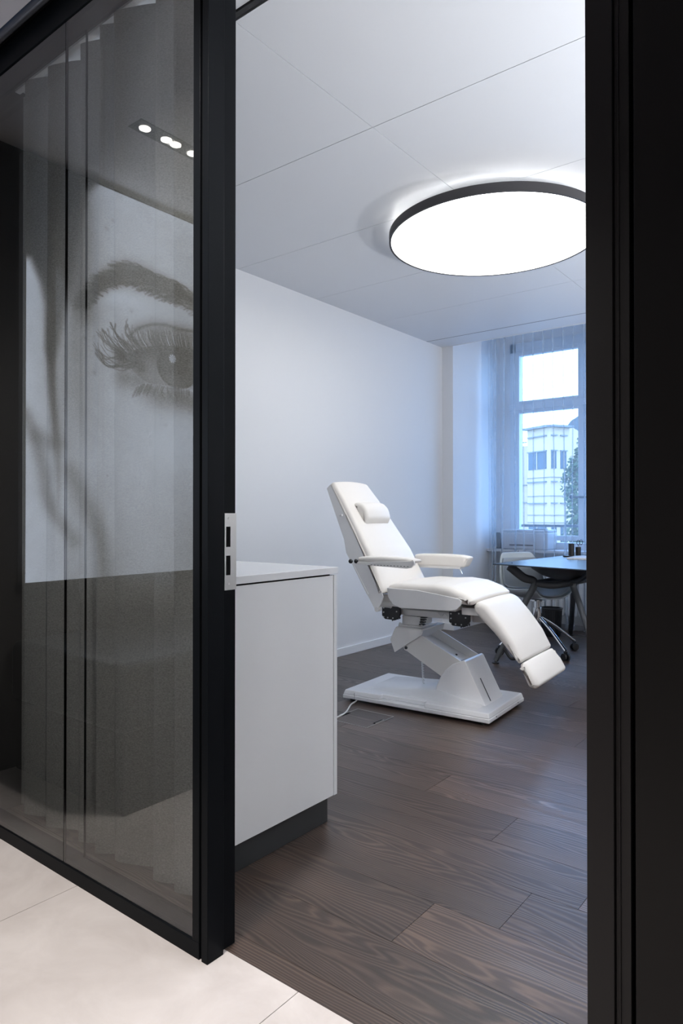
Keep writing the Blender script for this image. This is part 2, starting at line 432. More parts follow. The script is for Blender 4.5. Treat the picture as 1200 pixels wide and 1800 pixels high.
# right hand jambs and the black sliding door stack
obj('jamb', B((-.371, -.3285, 1.115, 1.30, 0, ZC)), M['black2'], d1, world=True, bevel=.001)
obj('jamb', B((-.3275, -.3045, 1.121, 1.30, 0, ZC), (-.3215, -.3195, 1.1185, 1.13, 0, ZC)), M['black2'], d1, world=True, bevel=.0008)
obj('gasket', B((-.3045, -.2965, 1.14, 1.30, 0, ZC)), M['blackgap'], d1, world=True)
stru(obj('wall_front', B((-.2965, HX1, 1.115, 1.30, 0, ZC)), mat('black_wall_panel', (.007, .0065, .0065, 1), .30, spec=.16), bevel=.0015))
stru(obj('wall_front_left', B((XL, HX0, 1.1, 1.30, 0, ZC), (HX0, -2.56, 1.201, 1.36, 0, ZC)), M['darkwall']))
stru(obj('wall_front_inner', B((-.29, XR, 1.301, 1.33, 0, ZC)), M['wall']))

# ------------------------------------------------------------------ curtains
def fold_path(x0, x1, lo, hi, amp, rnd):
    """smooth zigzag in plan: knots alternate near and far"""
    K = [(x0, 0.)]; x = x0; s = 1
    while x < x1:
        x += rnd.uniform(lo, hi); K.append((x, s*amp*rnd.uniform(.55, 1))); s = -s
    return K
def curtain_mesh(x0, x1, yc, z0, z1, lo, hi, amp, seed, nz=26, step=.006, sharp=.62, hem=0):
    rnd = random.Random(seed); K = fold_path(x0, x1, lo, hi, amp, rnd)
    lean = [rnd.uniform(-.020, .020) for _ in K]; gain = [rnd.uniform(.7, 1.25) for _ in K]
    bm = bmesh.new(); rows = []
    n = int((x1-x0)/step)
    for iz in range(nz+1):
        f = iz/nz; row = []
        for ix in range(n+1):
            x = x0+(x1-x0)*ix/n
            j = 0
            while j < len(K)-2 and K[j+1][0] < x: j += 1
            (xa, ya), (xb, yb) = K[j], K[j+1]
            t = min(1, max(0, (x-xa)/(xb-xa)))
            tt = .5-.5*math.cos(PI*t); tt = tt*(1-sharp)+t*sharp
            g = (gain[j]*(1-t)+gain[j+1]*t); g = 1+(g-1)*(1-f)
            sh = (lean[j]*(1-t)+lean[j+1]*t)*(1-f)
            y = (ya+(yb-ya)*tt)*g
            row.append(bm.verts.new((x+sh+y*1.15, yc+y, z0+(z1-z0)*f+(hem*math.sin(x*23)*(1-f) if iz == 0 else 0)+(hem*1.5*abs(y/amp)*-1 if iz == nz else 0))))
        rows.append(row)
    for a, b in zip(rows, rows[1:]):
        for i in range(n): bm.faces.new((a[i], a[i+1], b[i+1], b[i]))
    return bm
hc = empty('hall_curtain', (-2.2, 1.285, 0))
obj('curtain_cloth', curtain_mesh(-2.55, -1.375, 1.290, .012, 2.69, .04, .10, .050, 5, hem=.003, sharp=.05), M['grey_cloth'], hc, world=True, smooth=True, angle=180)
obj('curtain_rail', B((HX0, -1.33, 1.262, 1.282, 2.70, ZC)), M['shell'], hc, world=True)
tag(hc, 'grey woven floor-length curtain hanging in folds behind the glass partition', 'curtain')

def sheer_mesh():
    rnd = random.Random(3); bm = bmesh.new(); rows = []
    xs = []; ys = []; loopi = []
    x = -3.10; n = 0
    # bunched left edge, then regular pinched pleats 0.098 m apart
    while x < -1.02:
        P = .05 if x < -3.02 else .098
        dep = .055*rnd.uniform(.8, 1.1)
        pts = [(0, 0), (P*.25, .004), (P*.5, .006), (P*.75, .004), (P*.90, 0), (P*.93, -dep*.4), (P*.90, -dep*.85), (P*.95, -dep), (P*1.0, -dep*.85), (P*.97, -dep*.4)]
        for a, b in pts: xs.append(x+a); ys.append(b); loopi.append(n)
        x += P; n += 1
    sway = [rnd.uniform(-.03, .03) for _ in range(n+2)]; flat = [rnd.uniform(.35, 1.0) for _ in range(n+2)]
    nz = 22; z0, z1 = .02, 2.985
    for iz in range(nz+1):
        f = iz/nz; g = 1-f; row = []
        for a, b, k in zip(xs, ys, loopi):
            w = flat[k]*g+1*(1-g)
            row.append(bm.verts.new((a+sway[k]*g*1.1+.012*g*math.sin(k*1.7+f*5), 6.36+b*w+.012*g*math.sin(a*19+f*3), z0+(z1-z0)*f)))
        rows.append(row)
    for a, b in zip(rows, rows[1:]):
        for i in range(len(xs)-1): bm.faces.new((a[i], a[i+1], b[i+1], b[i]))
    return bm
sc_ = empty('sheer_curtain', (-2.1, 6.36, 0))
obj('curtain_cloth', sheer_mesh(), M['sheer'], sc_, world=True, smooth=True, angle=60)
obj('curtain_rail', B((NX0, NX1, 6.33, 6.38, 2.99, 3.05)), M['shell'], sc_, world=True)
tag(sc_, 'sheer white pleated curtain hanging in front of the tall window', 'curtain')

# ------------------------------------------------------------------ window
w2 = stru(empty('window_2', (-2.25, YN+.02, 0)))
wy0, wy1 = YN-.02, YN+.07
X0, X1 = -3.05, -1.40
G = [(-2.945, -2.329), (-2.16, -1.52)]; ZT = [(2.288, 2.762), (.891, 2.162)]
obj('window_frame', B((X0, -2.985, wy0, wy1, .74, 2.90), (-1.48, X1, wy0, wy1, .74, 2.90), (-2.27, -2.22, wy0, wy1, .80, 2.83),
    (X0, X1, wy0, wy1, 2.80, 2.90), (X0, X1, wy0, wy1, .74, .82), (X0, X1, wy0-.02, wy1, 2.190, 2.255)), M['winfr'], w2, world=True, bevel=.004)
for a, b in G:
    for c, d in ZT:
        bm = bmesh.new(); ya, yb = wy0-.012, wy0+.045
        box(bm, a-.05, a, ya, yb, c-.05, d+.04); box(bm, b, b+.055, ya, yb, c-.05, d+.04)
        box(bm, a, b, ya, yb, c-.05, c); box(bm, a, b, ya, yb, d, d+.04)
        sash = obj('sash', bm, M['winfr'], w2, world=True, bevel=.004)
        obj('pane', B((a, b, wy0+.012, wy0+.020, c, d)), M['glassW'], sash, world=True)
bm = bmesh.new(); cyl(bm, (-2.295, wy0-.012, 1.275), (-2.295, wy0-.06, 1.275), .012); tube(bm, [(-2.21, wy0-.06, 1.272), (-2.295, wy0-.062, 1.275), (-2.38, wy0-.06, 1.277)], .010, spline=False)
bm2 = bmesh.new(); bmesh.ops.create_uvsphere(bm, u_segments=14, v_segments=10, radius=.022, matrix=Matrix.Translation((-2.38, wy0-.06, 1.277))); bm2.free()
obj('window_handle', bm, M['tleg'], w2, world=True, smooth=True)
ws = stru(obj('window_sill', B((NX0+.001, NX1-.001, 6.47, YN-.001, .725, .752)), M['sill'], None, bevel=.004)); ws.name = 'trim_6'

# guard rail outside
gr = empty('guard_rail', (-2.2, 6.97, .9))
bm = bmesh.new(); cyl(bm, (-3.04, 6.99, .985), (-1.41, 6.99, .985), .014)
obj('handrail', bm, M['tleg'], gr, world=True, smooth=True)
for x in (-3.045, -1.405):
    obj('bracket', B((x-.005, x+.005, 6.90, 7.0, .96, 1.01)), M['tleg'], gr, world=True)
tag(gr, 'thin grey guard rail outside across the window', 'railing')

# radiator under the sill
rd = empty('radiator', (-2.1, 6.6, 0))
for i in range(26):
    x = -2.95+i*.064
    bm = bmesh.new(); box(bm, x, x+.046, 6.52, 6.62, .12, .66)
    obj('radiator_fin', bm, M['rad'], rd, world=True, bevel=.016, seg=3)
bm = bmesh.new(); cyl(bm, (-2.96, 6.57, .16), (-1.28, 6.57, .16), .018); cyl(bm, (-2.96, 6.57, .62), (-1.28, 6.57, .62), .018); cyl(bm, (-2.97, 6.57, .16), (-2.97, 6.57, -.01), .012)
obj('radiator_pipe', bm, M['rad'], rd, world=True, smooth=True)
tag(rd, 'white ribbed radiator under the window sill behind the sheer curtain', 'radiator')

# printer and phone on the sill
pr = empty('printer', (-2.77, 6.6, .752))
obj('printer_body', B((-3.02, -2.53, 6.49, 6.74, .755, .925)), M['printer'], pr, world=True, bevel=.012, seg=3)
obj('printer_lid', B((-3.015, -2.535, 6.50, 6.73, .926, .952)), M['printer'], pr, world=True, bevel=.008)
obj('control_panel', B((-2.70, -2.57, 6.53, 6.60, .953, .962)), M['blk'], pr, world=True, bevel=.003)
obj('paper_slot', B((-2.93, -2.68, 6.4885, 6.4905, .79, .803)), M['blk'], pr, world=True)
for x in (-2.99, -2.56):
    obj('foot', B((x-.012, x+.012, 6.52, 6.55, .752, .756)), M['rub'], pr, world=True)
tag(pr, 'pale desktop printer on the window sill behind the sheer curtain', 'printer')
ph = empty('cordless_phone', (-3.08, 6.55, .752))
bm = bmesh.new(); box(bm, -3.105, -3.045, 6.52, 6.58, .752, .775)
obj('charging_base', bm, M['blk'], ph, world=True, bevel=.006)
bm = bmesh.new(); extr(bm, [(0, .77), (.03, .765), (.012, .915), (-.014, .92)], -3.095, -3.05, lambda a, b, t: (t, 6.55+a-.01, b))
obj('handset', bm, M['tleg'], ph, world=True, bevel=.006)
tag(ph, 'dark upright handset standing on the sill left of the printer', 'phone')

# ------------------------------------------------------------------ cabinet
cb = empty('cabinet', (-2.4, 1.65, 0))
CX, CY0, CY1 = -1.53, 1.37, 1.926
obj('body', B((XL+.003, CX-.002, CY0, CY1-.0195, .098, .883)), M['lacquer'], cb, world=True, bevel=.001)
obj('plinth', B((XL+.003, -1.556, CY0+.02, 1.903, 0, .098)), M['plinth'], cb, world=True, bevel=.001)
for a, b in ((-2.11, -1.53), (-2.695, -2.113), (-3.29, -2.698)):
    d = obj('door', B((a, b, CY1-.018, CY1, .098, .884)), M['lacquer'], cb, world=True, bevel=.001)
tag(cb, 'low white lacquered cabinet on a dark plinth beside the door frame', 'cabinet')
wt = obj('worktop', B((XL+.002, -1.527, CY0-.01, CY1+.002, .889, .9125)), M['lacquer'], bevel=.0012)
tag(wt, 'thin white worktop lying on the low cabinet', 'worktop')
obj('shadow_rail', B((XL+.003, -1.54, CY0, CY1-.03, .883, .889)), M['blackgap'], cb, world=True)

# ------------------------------------------------------------------ ceiling lamp
LX, LY, LR = -1.663, 3.483, .575
lp = empty('ceiling_lamp', (LX, LY, 2.62))
bm = bmesh.new(); ring(bm, 0, 0, 0, .046, LR-.010, LR+.001)
obj('rim', bm, mat('graphite_lamp_rim', (.035, .033, .036, 1), .55), lp, smooth=True)
bm = bmesh.new(); lathe(bm, [(LR-.0105, .003), (LR-.0107, .007)], n=96)
obj('diffuser', bm, M['diff'], lp)
bm = bmesh.new(); lathe(bm, [(LR-.005, .036), (LR-.0055, .040)], n=96)
obj('back_plate', bm, M['shell'], lp)
bm = bmesh.new(); lathe(bm, [(.30, .041), (.30, ZC-2.62)], n=48)
obj('mount', bm, M['shell'], lp, smooth=True)
led0 = obj('led', B((-.006, .006, -.004, .004, .041, .046)), M['led'], lp)
for i in range(84):
    a = 2*PI*i/84; l_ = led0 if i == 0 else led0.copy()
    if i: C.objects.link(l_); l_.parent = lp
    l_.location = ((LR-.030)*math.cos(a), (LR-.030)*math.sin(a), 0); l_.rotation_euler.z = a
tag(lp, 'large round ceiling lamp with black rim and glowing white disc, above the treatment chair', 'lamp')

# added for fill, out of view: floor uplighter in the right half of the room
fl_ = empty('fill_lamp', (.85, 2.1, 0))
bm = bmesh.new(); lathe(bm, [(.15, 0), (.15, .018), (.02, .022)]); obj('base', bm, M['blk'], fl_, smooth=True)
bm = bmesh.new(); cyl(bm, (0, 0, .02), (0, 0, .88), .014); obj('pole', bm, M['blk'], fl_, smooth=True)
bm = bmesh.new(); lathe(bm, [(.02, .85), (.12, .88), (.19, .95), (.186, .95), (.118, .886), (.02, .86)]); obj('bowl', bm, M['blk'], fl_, smooth=True)
tag(fl_, 'added black uplighter near the door wall in the right half of the room', 'floor lamp', 'added fill uplighters')
fl2 = copy_tree(fl_); fl2.location = (.85, 4.7, 0)
tag(fl2, 'added black uplighter near the window wall in the right half of the room', 'floor lamp', 'added fill uplighters')
for yy in (2.1, 4.7):  # unseen fill thrown at the ceiling, one per added lamp
    ul = bpy.data.lights.new('fill_uplight', 'AREA'); ul.shape = 'DISK'; ul.size = .30; ul.energy = 92; ul.color = (.97, .98, 1)
    uo = bpy.data.objects.new('fill_uplight', ul); C.objects.link(uo); uo.location = (.85, yy, .92); uo.rotation_euler = (PI, 0, 0)

# ------------------------------------------------------------------ hall spotlights
def spot_unit(x, ys, name_label, dir_y=1, xs=None):
    u = empty('recessed_spotlight', (x, sum(ys)/len(ys), ZC))
    a, b = min(ys)-.05, max(ys)+.05
    bm = bmesh.new(); box(bm, x-.045, x+.045, a, b, ZC-.003, ZC+.0)
    obj('housing', bm, M['blk'], u, world=True)
    for y in ys:
        bm = bmesh.new(); cyl(bm, (x, y, ZC-.006), (x, y, ZC-.003), .024, n=24)
        obj('lamp', bm, M['spot'], u, world=True)
    tag(u, name_label, 'spotlight'); return u
def spotlight(x, y, z, tx, ty, tz, e, size=80, col=(1, .95, .9)):
    l = bpy.data.lights.new('hall_spot', 'SPOT'); l.energy = e; l.spot_size = math.radians(size); l.spot_blend = .7; l.shadow_soft_size = .012; l.color = col
    o = bpy.data.objects.new('hall_spot', l); C.objects.link(o); o.location = (x, y, z)
    o.rotation_euler = Vector((tx-x, ty-y, tz-z)).to_track_quat('-Z', 'Y').to_euler()
spot_unit(-2.392, [.514, .405, .356, .262], 'black recessed four-lamp ceiling spotlight mirrored in the glass partition')
for y in (.514, .405, .356, .262): spotlight(-2.392, y, ZC-.014, -2.35, .5, 0, 6, 90)
spot_unit(-1.1, [.42, .31, -.2, -.31], 'added black recessed four-lamp ceiling spotlight in the middle of the hall')  # added unit out of view, lights the tiles and the curtain
for y in (-.2, -.31): spotlight(-1.1, y, ZC-.014, -1.15, y+.25, 0, 62, 105)
for y in (.42, .31): spotlight(-1.1, y, ZC-.014, -1.9, 1.1, .2, 68, 100)
spot_unit(.7, [.2, .09, -.6, -.7], 'added black recessed four-lamp ceiling spotlight at the right end of the hall')  # another added unit, unseen, to brighten the hall
for y in (.2, -.6): spotlight(.7, y, ZC-.014, .4, y, 0, 60, 105)

# ------------------------------------------------------------------ backlit portrait on the hall wall (seen mirrored in the glass)
F = {
 'brow': [(0.477, 2.081), (0.415, 2.173), (0.322, 2.255), (0.243, 2.298), (0.168, 2.305), (0.083, 2.292), (-0.006, 2.287), (-0.09, 2.28), (-0.223, 2.248), (-0.355, 2.206)],
 'crease': [(0.23, 1.983), (0.167, 2.04), (0.082, 2.077), (-0.006, 2.091), (-0.09, 2.089), (-0.223, 2.099), (-0.396, 2.092)],
 'lid': [(0.267, 1.89), (0.192, 1.931), (0.115, 1.962), (0.014, 1.987), (-0.091, 2.002), (-0.223, 1.998), (-0.396, 1.956)],
 'low': [(0.179, 1.742), (0.134, 1.764), (0.081, 1.765), (-0.007, 1.769), (-0.091, 1.776), (-0.224, 1.777), (-0.396, 1.82)],
 'lowshade': [(0.242, 1.781), (0.166, 1.771), (0.048, 1.711), (-0.091, 1.718), (-0.224, 1.712), (-0.397, 1.771)],
 'hair': [(0.952, 2.689), (0.399, 2.931), (0.398, 2.698), (0.461, 2.617), (0.498, 2.461), (0.522, 2.284), (0.54, 2.167), (0.575, 2.018), (0.604, 1.874), (0.632, 1.797), (0.647, 1.838), (0.642, 2.003), (0.673, 2.131), (0.707, 2.203), (0.723, 2.231), (0.756, 2.232), (0.788, 2.212), (0.95, 2.159)],
 'strand': [(0.626, 1.995), (0.63, 1.877), (0.625, 1.684), (0.608, 1.49), (0.595, 1.296), (0.595, 1.139)],
 'jaw': [(0.751, 1.544), (0.704, 1.443), (0.668, 1.308), (0.648, 1.177), (0.59, 1.076), (0.514, 0.98)],
 'jaw2': [(0.696, 1.444), (0.591, 1.421)],
 'neck': [(0.532, 1.299), (0.471, 1.181), (0.39, 1.018), (0.352, 0.809)],
 'temple': [(0.492, 2.549), (0.491, 2.321), (0.491, 2.123), (0.466, 2.043)],
}
lashes = [[(0.242, 1.902), (0.321, 1.922), (0.363, 1.987)], [(0.242, 1.897), (0.333, 1.915), (0.386, 1.967)], [(0.242, 1.884), (0.35, 1.854), (0.403, 1.901)],
          [(0.23, 1.859), (0.333, 1.825), (0.391, 1.867)], [(0.179, 1.851), (0.254, 1.822), (0.333, 1.836)], [(0.211, 1.938), (0.285, 1.956), (0.321, 2.017)], [(0.167, 1.958), (0.224, 1.99), (0.23, 2.053)]]
def poster_mesh():
    y0, y1, z0, z1 = -.62, .746, .803, 2.679; h = .0036
    ny, nz = int((y1-y0)/h), int((z1-z0)/h)
    Yg, Zg = np.meshgrid(np.linspace(y0, y1, ny), np.linspace(z0, z1, nz), indexing='ij')
    def dist(pts, res=10):
        P = [np.array(p) for p in catmull([(a, b, 0) for a, b in pts], res)]
        D = np.full(Yg.shape, 9.); T = np.zeros(Yg.shape); n = len(P)-1
        for i in range(n):
            a, b = P[i][:2], P[i+1][:2]; d = b-a; L2 = max(d@d, 1e-9)
            t = np.clip(((Yg-a[0])*d[0]+(Zg-a[1])*d[1])/L2, 0, 1)
            dd = np.hypot(Yg-a[0]-t*d[0], Zg-a[1]-t*d[1]); k = dd < D
            D = np.where(k, dd, D); T = np.where(k, (i+t)/n, T)
        return D, T
    rng = np.random.RandomState(4)
    def fnoise(s, seed):
        r = np.random.RandomState(seed); v = np.zeros(Yg.shape)
        for o in range(14):
            a = r.uniform(0, 2*PI); k = s*r.uniform(.6, 2.2); p = r.uniform(0, 6.28)
            v += np.sin((Yg*math.cos(a)+Zg*math.sin(a))*k+p+1.5*np.sin((Yg*math.sin(a)-Zg*math.cos(a))*k*.6+p*2))
        return v/14
    I = .80+.05*fnoise(9, 1)+.03*fnoise(40, 2)
    I -= .10*np.clip((1.45-Zg)/.6, 0, 1)*(Yg < .56)
    I -= .26*np.exp(-((Yg-.52)/.12)**2)*np.clip((Zg-1.2)/.5, .25, 1)
    I += .10*np.exp(-((Yg+.15)/.3)**2-((Zg-1.45)/.25)**2)+.08*np.exp(-((Yg-.30)/.12)**2-((Zg-2.17)/.05)**2)
    def dark(D, w, a): 
        nonlocal I
        I = I*(1-a*np.exp(-(D/w)**2))
    D, T = dist(F['lowshade']); dark(D, .060, .38)
    D, T = dist(F['jaw']); dark(D, .034, .28)
    D, T = dist(F['jaw2']); dark(D, .04, .2)
    D, T = dist(F['neck']); dark(D, .05, .28)
    D, T = dist(F['strand']); I = I*(1-np.clip(.85-.75*T, 0, 1)*np.exp(-(D/(.030-.018*T))**2))
    D, T = dist(F['temple']); dark(D, .06, .35)
    # hair polygon, soft edge
    P = F['hair']; ins = np.zeros(Yg.shape, bool); DD = np.full(Yg.shape, 9.)
    for i in range(len(P)):
        (a, b), (c, d) = P[i-1], P[i]
        k = ((b > Zg) != (d > Zg)) & (Yg < (c-a)*(Zg-b)/((d-b) or 1e-9)+a); ins ^= k
        e = np.array([c-a, d-b]); L2 = e@e; t = np.clip(((Yg-a)*e[0]+(Zg-b)*e[1])/L2, 0, 1)
        DD = np.minimum(DD, np.hypot(Yg-a-t*e[0], Zg-b-t*e[1]))
    sd = np.where(ins, DD, -DD); f = np.clip(.5+sd/.07, 0, 1); f = f*f*(3-2*f)
    I = I*(1-f)+(.035+.02*fnoise(60, 7))*f
    # eye ball and iris
    D, T = dist(F['lid']); lidy = None
    sc = ((Yg-.0)/.22)**2+((Zg-1.86)/.10)**2
    I = np.where(sc < 1, I*(.80-.15*(1-sc)), I)
    ir = np.hypot((Yg+.075)/.132, (Zg-1.885)/.115)
    iris = .20+.22*np.clip((1.87-Zg)/.09, 0, 1)+.05*np.sin(np.arctan2(Zg-1.885, Yg+.075)*38)
    iris = iris*(1-.7*np.exp(-((ir-1.0)/.13)**2)); iris = np.where(ir < .36, .05, iris); iris *= 1-.65*np.clip((Zg-1.90)/.05, 0, 1)
    k = np.clip((1.04-ir)/.06, 0, 1)*np.clip((Zg-1.77)/.012, 0, 1); I = I*(1-k)+iris*k
    D, T = dist(F['lid']); I = I*(1-.88*np.exp(-(D/(.040+.034*np.sin(T*PI)))**2))
    D, T = dist(F['crease']); dark(D, .007, .5); dark(D, .03, .2)
    D, T = dist([(0.248, 1.893), (0.192, 1.871), (0.154, 1.845)]); dark(D, .03, .7)
    D, T = dist(F['low']); I = I+.16*np.exp(-((D-.0)/.006)**2)
    for cy, cz, r in ((-.041, 1.923, .026), (-.197, 1.922, .020)):
        d = np.hypot(Yg-cy, Zg-cz); k = np.clip((r-d)/.006, 0, 1)*(.75+.25*np.sin(np.arctan2(Zg-cz, Yg-cy)*9)); I = I*(1-k)+.95*k
    # hairs
    def stroke(pts, w, a):
        nonlocal I
        ys = [p[0] for p in pts]; zs = [p[1] for p in pts]
        i0, i1 = max(0, int((min(ys)-.02-y0)/h)), min(ny, int((max(ys)+.02-y0)/h)+1); j0, j1 = max(0, int((min(zs)-.02-z0)/h)), min(nz, int((max(zs)+.02-z0)/h)+1)
        if i1-i0 < 2 or j1-j0 < 2: return
        Y_, Z_ = Yg[i0:i1, j0:j1], Zg[i0:i1, j0:j1]; D = np.full(Y_.shape, 9.)
        Q = catmull([(p[0], p[1], 0) for p in pts], 5)
        for a_, b_ in zip(Q, Q[1:]):
            d0, d1 = b_.x-a_.x, b_.y-a_.y; L2 = max(d0*d0+d1*d1, 1e-9)
            t = np.clip(((Y_-a_.x)*d0+(Z_-a_.y)*d1)/L2, 0, 1); D = np.minimum(D, np.hypot(Y_-a_.x-t*d0, Z_-a_.y-t*d1))
        s = I[i0:i1, j0:j1]; e = np.exp(-(D/w)**2)
        I[i0:i1, j0:j1] = s*(1-a*e) if a > 0 else s+(-a)*e*(.9-s)
    bc = catmull([(a, b, 0) for a, b in F['brow']], 12); nb = len(bc)
    D, T = dist(F['brow']); wd = .016+.030*np.sin(np.clip(T*1.25, 0, 1)*PI*.75+.2); I = I*(1-.74*np.exp(-(D/(wd*1.15))**2))
    for q in range(520):
        u = rng.uniform(0, 1)**.85; i = int(u*(nb-1)); p = bc[i]; w = .016+.042*min(1, u*3.2)
        o = rng.uniform(-1, 1)*w; sy = p.x; sz = p.y+o; L = rng.uniform(.05, .11); up = .35+.3*o/w-.5*(1-u)
        stroke([(sy-.4*L, sz-.25*L*up-.01), (sy, sz), (sy+.6*L, sz+.30*L*up-.012*(1+u))], .0030, rng.uniform(.2, .5))
    lc = catmull([(a, b, 0) for a, b in F['lid']], 14); nl = len(lc)
    for q in range(230):
        u = rng.uniform(.05, 1); p = lc[int(u*(nl-1))]; L = rng.uniform(.05, .10)*(1.1-.4*u); d = .75*(1-u)**1.2+.05
        a = rng.uniform(.25, .55) if rng.rand() < .55 else -rng.uniform(.3, .6)
        stroke([(p.x, p.y-.004), (p.x+L*d*.7, p.y+L*.35), (p.x+L*d, p.y+L*(.9-.25*(1-u)))], .0026, a)
    for ls in lashes:
        for q in range(7):
            j = rng.uniform(-.016, .016, 6); stroke([(a+j[k]*1.5, b+j[k+3]*1.2) for k, (a, b) in enumerate(ls)], .0024, rng.uniform(.3, .55))
    lw = catmull([(a, b, 0) for a, b in F['low']], 14)
    for q in range(110):
        p = lw[rng.randint(len(lw))]; L = rng.uniform(.03, .065); stroke([(p.x, p.y), (p.x+L*.3*(1 if p.x > 0 else -.1), p.y-L*.6), (p.x+L*.5*(1 if p.x > .05 else -.1), p.y-L)], .0026, rng.uniform(.12, .35))
    for q in range(26):  # freckles
        a, b, r = rng.uniform(-.5, .55), rng.uniform(.95, 2.6), rng.uniform(.004, .012)
        dark(np.hypot(Yg-a, Zg-b), r, rng.uniform(.06, .18))
    I = np.clip(I, .02, 1)
    me = bpy.data.meshes.new('portrait_print')
    X = np.full(Yg.size, HX0+.046); V = np.stack([X, Yg.ravel(), Zg.ravel()], 1)
    i, j = np.meshgrid(np.arange(ny-1), np.arange(nz-1), indexing='ij'); a = (i*nz+j).ravel()
    Fc = np.stack([a, a+nz, a+nz+1, a+1], 1)
    me.vertices.add(len(V)); me.vertices.foreach_set('co', V.ravel())
    me.loops.add(Fc.size); me.loops.foreach_set('vertex_index', Fc.ravel().astype(np.int32))
    me.polygons.add(len(Fc)); me.polygons.foreach_set('loop_start', np.arange(0, Fc.size, 4, dtype=np.int32))
    me.update(); me.validate()
    at = me.color_attributes.new('tone', 'FLOAT_COLOR', 'POINT')
    cl = np.ones((len(V), 4)); v = I.ravel(); lin = v**2.5
    cl[:, 0] = lin*(.76+.24*(1-v)); cl[:, 1] = lin*(.90+.07*(1-v)); cl[:, 2] = lin*(1.12-.16*(1-v))
    at.data.foreach_set('color', cl.ravel())
    return me
def printmat():
    m = mat('backlit_fabric_print', (.5, .5, .5, 1), .6); nt = m.node_tree; b = nt.nodes['Principled BSDF']
    a = nt.nodes.new('ShaderNodeAttribute'); a.attribute_name = 'tone'
    nt.links.new(a.outputs['Color'], b.inputs['Base Color']); nt.links.new(a.outputs['Color'], b.inputs['Emission Color'])
    b.inputs['Emission Strength'].default_value = POST; return m
POST = 2.75
pb = empty('backlit_portrait', (HX0, .06, .8))
po = bpy.data.objects.new('portrait_print', poster_mesh()); C.objects.link(po); po.data.materials.append(printmat()); po.parent = pb
po.data.transform(Matrix.Translation(-Vector(pb.location)))
obj('light_box_frame', B((HX0, HX0+.044, -.63, .756, .793, 2.689)), M['blk'], pb, world=True)
tag(pb, 'backlit black and white close-up portrait of an eye, mirrored in the glass partition', 'picture')

bn = empty('bench', (-2.55, -.2, 0))
obj('seat', B((-2.955, -2.13, -1.1, .80, .30, .56)), M['leather'], bn, world=True, bevel=.04, seg=4)
obj('base', B((-2.95, -2.16, -1.05, .77, 0, .299)), M['darkwall'], bn, world=True, bevel=.005)
tag(bn, 'dark upholstered bench in the hall below the portrait, mirrored in the glass', 'bench')

# ------------------------------------------------------------------ treatment chair
ca = math.radians(4); OR = Vector((-2.085, 3.49, 0))
tc_ = empty('treatment_chair', OR, ca)
def stz(a, b, t): return (a, t, b)
hwb = lambda z: .283-.083*min(1.05, max(-.1, (z-.7)/.59))
# backrest
bp_ = [(-.162, .655), (-.285, .865), (-.413, 1.049), (-.489, 1.165), (-.575, 1.295)]
nrm = Vector((.86, .51))
front = [(p[0]+nrm.x*.040, p[1]+nrm.y*.040) for p in bp_]; front[-1] = (-.548, 1.303); front[0] = (-.138, .650)
back = [(p[0]-nrm.x*.012, p[1]-nrm.y*.012) for p in bp_][::-1]
o = obj('backrest_cushion', cushion(front+back, hwb, r=.026, crown=.016, nx=(.86, .51), rc=.03), M['vinyl'], tc_, smooth=True, angle=180)
bm = bmesh.new(); tube(bm, [(-.498+.001, .0, 1.245), (-.470, .0, 1.207), (-.442, .0, 1.170)], .0013, n=6)
obj('seam', bm, M['shell'], o, smooth=True)
shp = [(-.594, 1.262), (-.568, 1.288), (-.489, 1.165), (-.413, 1.049), (-.285, .865), (-.165, .68), (-.138, .635), (-.150, .60), (-.186, .545), (-.413, .874), (-.437, .954)]
bm = bmesh.new()
for sg in (-1, 1):
    A = [bm.verts.new((a, sg*(hwb(b)-.003), b)) for a, b in shp]
    D = [bm.verts.new((a, sg*(hwb(b)-.010), b)) for a, b in shp]
    n = len(shp)
    for i in range(n): bm.faces.new((A[i], A[(i+1) % n], D[(i+1) % n], D[i]))
    bm.faces.new(A); bm.faces.new(D[::-1])
# back panel joining the two side cheeks
bk = [(-.596, 1.262), (-.437, .954), (-.413, .874), (-.25, .64)]
for (a, b), (c, d) in zip(bk, bk[1:]):
    vs = [(a, -hwb(b)+.006, b), (a, hwb(b)-.006, b), (c, hwb(d)-.006, d), (c, -hwb(d)+.006, d)]
    f = [bm.verts.new(v) for v in vs]+[bm.verts.new((v[0]+.008, v[1], v[2]+.004)) for v in vs]
    for q in ((0, 1, 2, 3), (7, 6, 5, 4), (0, 4, 5, 1), (1, 5, 6, 2), (2, 6, 7, 3), (3, 7, 4, 0)): bm.faces.new([f[i] for i in q])
bs = obj('backrest_shell', bm, M['shell'], tc_, bevel=.0015)
for sg in (-1, 1):
    bm = bmesh.new(); cyl(bm, (-.178, sg*.262, .562), (-.178, sg*.296, .562), .014); obj('pivot_bolt', bm, M['beam'], bs, smooth=True)
bm = bmesh.new(); box(bm, -.475, -.455, -.24, -.226, 1.092, 1.104)
obj('strap_hook', bm, M['shell'], bs, bevel=.002)
# headrest pillow
pl = []
cx, cz = -.395, 1.105; d = Vector((-.555, .832)); nn = Vector((.832, .555))
for u, v in ((-.076, .004), (-.056, .038), (0, .056), (.048, .046), (.078, .010), (.07, -.012), (-.068, -.012)):
    pl.append((cx+d.x*u+nn.x*v, cz+d.y*u+nn.y*v))
bm = cushion(pl, .142, r=.020, crown=.008, nx=(.832, .555), rc=.02)
pw = obj('head_pillow', bm, M['vinyl'], tc_, smooth=True, angle=180)
